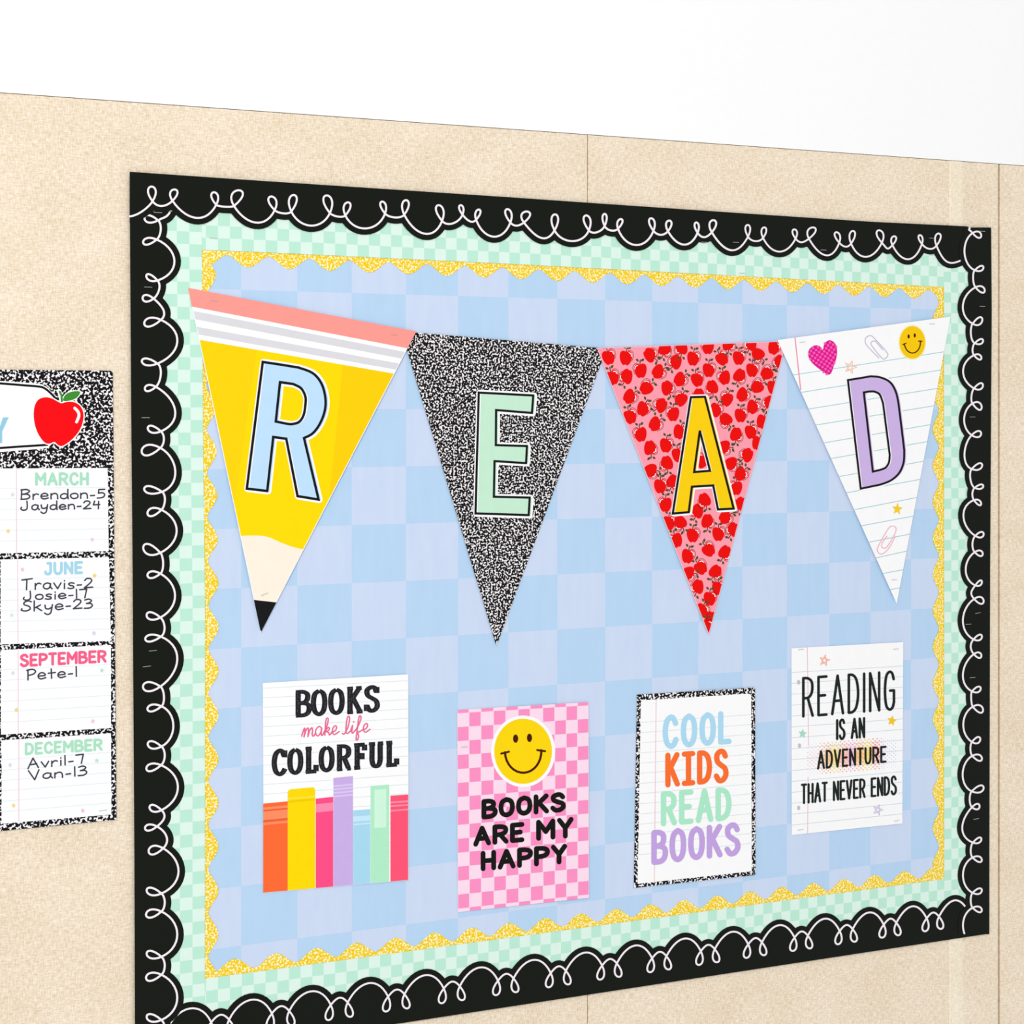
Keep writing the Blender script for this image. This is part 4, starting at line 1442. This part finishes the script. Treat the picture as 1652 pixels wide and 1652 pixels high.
P4.ink('star_print', star(flat('CDBEDD'), c(742, 1325), 9, .3, 1.0) + star(flat('CDBEDD'), c(742, 1325), 5, .1, .8), 3, 'lilac outlined star')
for q_ in ((172, 405), (178, 862), (172, 1310)):
    P4.ink('punch_hole_print', [disc(flat('C6C2CA'), c(*q_), 2.6, 3.8)], 3)
for p in ((1445.3, 1047, 0), (1292, 1047.6, .03), (1291.4, 1338.6, .05), (1446.5, 1324, .06)):
    staple(P4, *p)

# ------------------------------------------------------------------ birthday chart at the left
c5, c6, c7 = crop(0, 580, 300), crop(0, 840, 300), crop(0, 1090, 300)
XL = -212


def ext(a, b, x):
    return (x, a[1] + (b[1] - a[1]) * (x - a[0]) / (b[0] - a[0]))


tl = ext((0, 596.3), (179, 598.2), XL)
bl = ext((0, 1340.8), (187.8, 1322.4), XL)
Bout = [tl, (178.6, 598.1), (181.9, 601), (187.8, 1322.4), bl]
plB = Plane(0.0012, 0.0015, 0, wp(0, 900)[0], 1.2)
B = Sheet('birthday_chart', Bout, plB, M_MARBLE2, 'white ruled birthday chart with a speckled black frame and a red apple', 'chart', side=M_INK, thick=.0005)
# banner with the red apple
ban = [(XL + 22, 614)] + c5((0, 190), (350, 215), (410, 240), (470, 300), (520, 380), (540, 560), (500, 700), (440, 772), (380, 792), (0, 822)) + [(XL + 22, 735)]
B.ink('banner', [(M_WHITE, 'poly', ban)], 1, 'white title banner')
its = ribbon(M_INK, [(XL + 25, 617)] + catmull(c5((0, 212), (200, 228), (340, 240), (400, 258), (480, 330), (520, 400)), 4), 3.6)
its += ribbon(M_INK, [(XL + 25, 732)] + c5((0, 786), (200, 772), (420, 758)), 3.6)
B.ink('banner_outline', its, 2, 'black line round the banner')
B.ink('lettering', [(flat('93CCE2'), 'poly', c5((26, 515), (78, 513), (20, 640), (20, 742), (-18, 746), (-18, 640), (-78, 520), (-30, 520), (0, 592)))], 2, 'pale blue letter Y')
apple = catmull(c5((548, 388), (600, 375), (660, 380), (712, 412), (741, 475), (735, 560), (700, 640), (640, 710), (580, 755), (541, 770), (510, 755), (482, 733),
                   (440, 748), (398, 738), (350, 680), (315, 600), (300, 510), (306, 420), (340, 357), (400, 335), (460, 345), (510, 372)), 3, True)
leaf = catmull(c5((560, 366), (582, 312), (640, 285), (712, 286), (684, 338), (624, 364)), 3, True)
B.ink('apple_halo', [(M_WHITE, 'poly', apple)] + ribbon(M_WHITE, apple, 3.6, 3.6, True, True) + ribbon(M_WHITE, leaf, 3.0, 3.0, True, True) + ribbon(M_WHITE, c5((528, 282), (548, 372)), 6.5), 3)
B.ink('apple', [(flat('FC0A14'), 'poly', apple)], 4, 'large printed red apple')
B.ink('apple_shine', ribbon(M_WHITE, catmull(c5((664, 432), (694, 465), (700, 505), (680, 555)), 4), 4.6), 5, 'white highlight on the apple')
B.ink('apple_leaf', [(flat('3F8F32'), 'poly', leaf)] + ribbon(flat('3F8F32'), c5((530, 286), (546, 318), (549, 370)), 3.4), 4, 'green leaf and stem')
cells = [
    ((-1, 755.8), (173.5, 755), (175.5, 889), (-1, 892.7)),
    ((1, 902.6), (175.7, 899), (178.9, 1034), (1, 1039.4)),
    ((1.5, 1048.8), (178.9, 1040.6), (179, 1174.4), (1.5, 1185.3)),
    ((2.6, 1194.4), (179, 1183), (179.6, 1314), (2.6, 1328.8)),
]
Mcell = flat('FAFEFF')
Mr2 = flat('E4EDF1')
for q in cells:
    B.ink('month_box', [(Mcell, 'poly', list(q))], 1, 'white ruled month box')
    # the box to its left, beyond the edge of the picture
    wdt = (q[1][0] - q[0][0])
    ql = [ext(q[0], q[1], q[0][0] - 10 - wdt * 1.02), ext(q[0], q[1], q[0][0] - 7), ext(q[3], q[2], q[0][0] - 7), ext(q[3], q[2], q[0][0] - 10 - wdt * 1.02)]
    B.ink('month_box', [(Mcell, 'poly', ql)], 1, 'white ruled month box')
    its = []
    for k in range(6):
        t = .234 + .1245 * k
        its += ribbon(Mr2, [bil(q, 0, t), bil(q, .995, t)], 1.0, 1.0, False)
        its += ribbon(Mr2, [bil(ql, 0, t), bil(ql, 1, t)], 1.0, 1.0, False)
    B.ink('ruled_lines', its, 2, None, None, 'stuff')
    B.ink('margin_line', ribbon(flat('F3C9D6'), [bil(q, .157, 0.005), bil(q, .157, .995)], 1.2, 1.2, False), 3)
Mh = flat('443F4C', .6, .07)
B.ink('lettering', lettering('MARCH', CAPS, tquad(c5, 312, 790, 1002, 1122, 1000, 1120), flat('ABE0C4'), 4.4, 4.4, .28), 4, 'mint month name MARCH')
B.ink('lettering', lettering('JUNE', CAPS, tquad(c6, 392, 738, 368, 488, 358, 474), flat('A5D6EA'), 4.4, 4.4, .3), 4, 'pale blue month name JUNE')
B.ink('lettering', lettering('SEPTEMBER', CAPS, tquad(c6, 176, 948, 1184, 1302, 1146, 1262), flat('F7608A'), 4.4, 4.4, .28), 4, 'pink month name SEPTEMBER')
B.ink('lettering', lettering('DECEMBER', CAPS, tquad(c7, 220, 912, 596, 708, 556, 668), flat('ABE3C2'), 4.2, 4.2, .28), 4, 'mint month name DECEMBER')
hw = 2.35


def hand(cc, t, xl, xr, lt, lb, rt, rb):
    B.ink('handwriting', lettering(t, HAND, tquad(cc, xl, xr, lt, lb, rt, rb), Mh, hw, hw, .13, jit=.02), 4, 'handwritten ' + t)


hand(c5, 'Brendon-5', 180, 940, 1150, 1250, 1145, 1238)
hand(c5, 'Jayden-24', 182, 895, 1250, 1345, 1250, 1332)
hand(c6, 'Travis-2', 195, 830, 510, 622, 505, 602)
hand(c6, 'Josie-17', 205, 780, 620, 712, 600, 690)
hand(c6, 'Skye-23', 192, 826, 708, 812, 690, 784)
hand(c6, 'Pete-1', 232, 690, 1308, 1420, 1292, 1390)
hand(c7, 'Avril-7', 242, 750, 730, 832, 690, 784)
hand(c7, 'Van-13', 246, 776, 838, 936, 796, 892)
for (cc, x, y, col) in ((c5, 72, 1525, 'F2D77C'), (c5, 820, 1600, 'E8CFE0'), (c5, 112, 1200, 'DCDCE6'), (c6, 200, 435, 'F4C6CC'), (c6, 840, 488, 'F5D36A'), (c6, 103, 840, 'CFEBDD'),
                        (c6, 835, 1000, 'DAD6E6'), (c6, 905, 1330, 'BFE4D2'), (c6, 115, 1355, 'DADCEA'), (c7, 145, 305, 'F5D980'), (c7, 825, 405, 'F4CBD2'), (c7, 860, 755, 'BFE4D2'),
                        (c7, 90, 795, 'DADCEA'), (c7, 120, 1155, 'F5D980'), (c7, 735, 1200, 'F2C4CC')):
    B.ink('star_print', star(flat(col), cc(x, y), 4.4, .2, None, .5), 4)
staple(B, 166.2, 1307.4, .06)
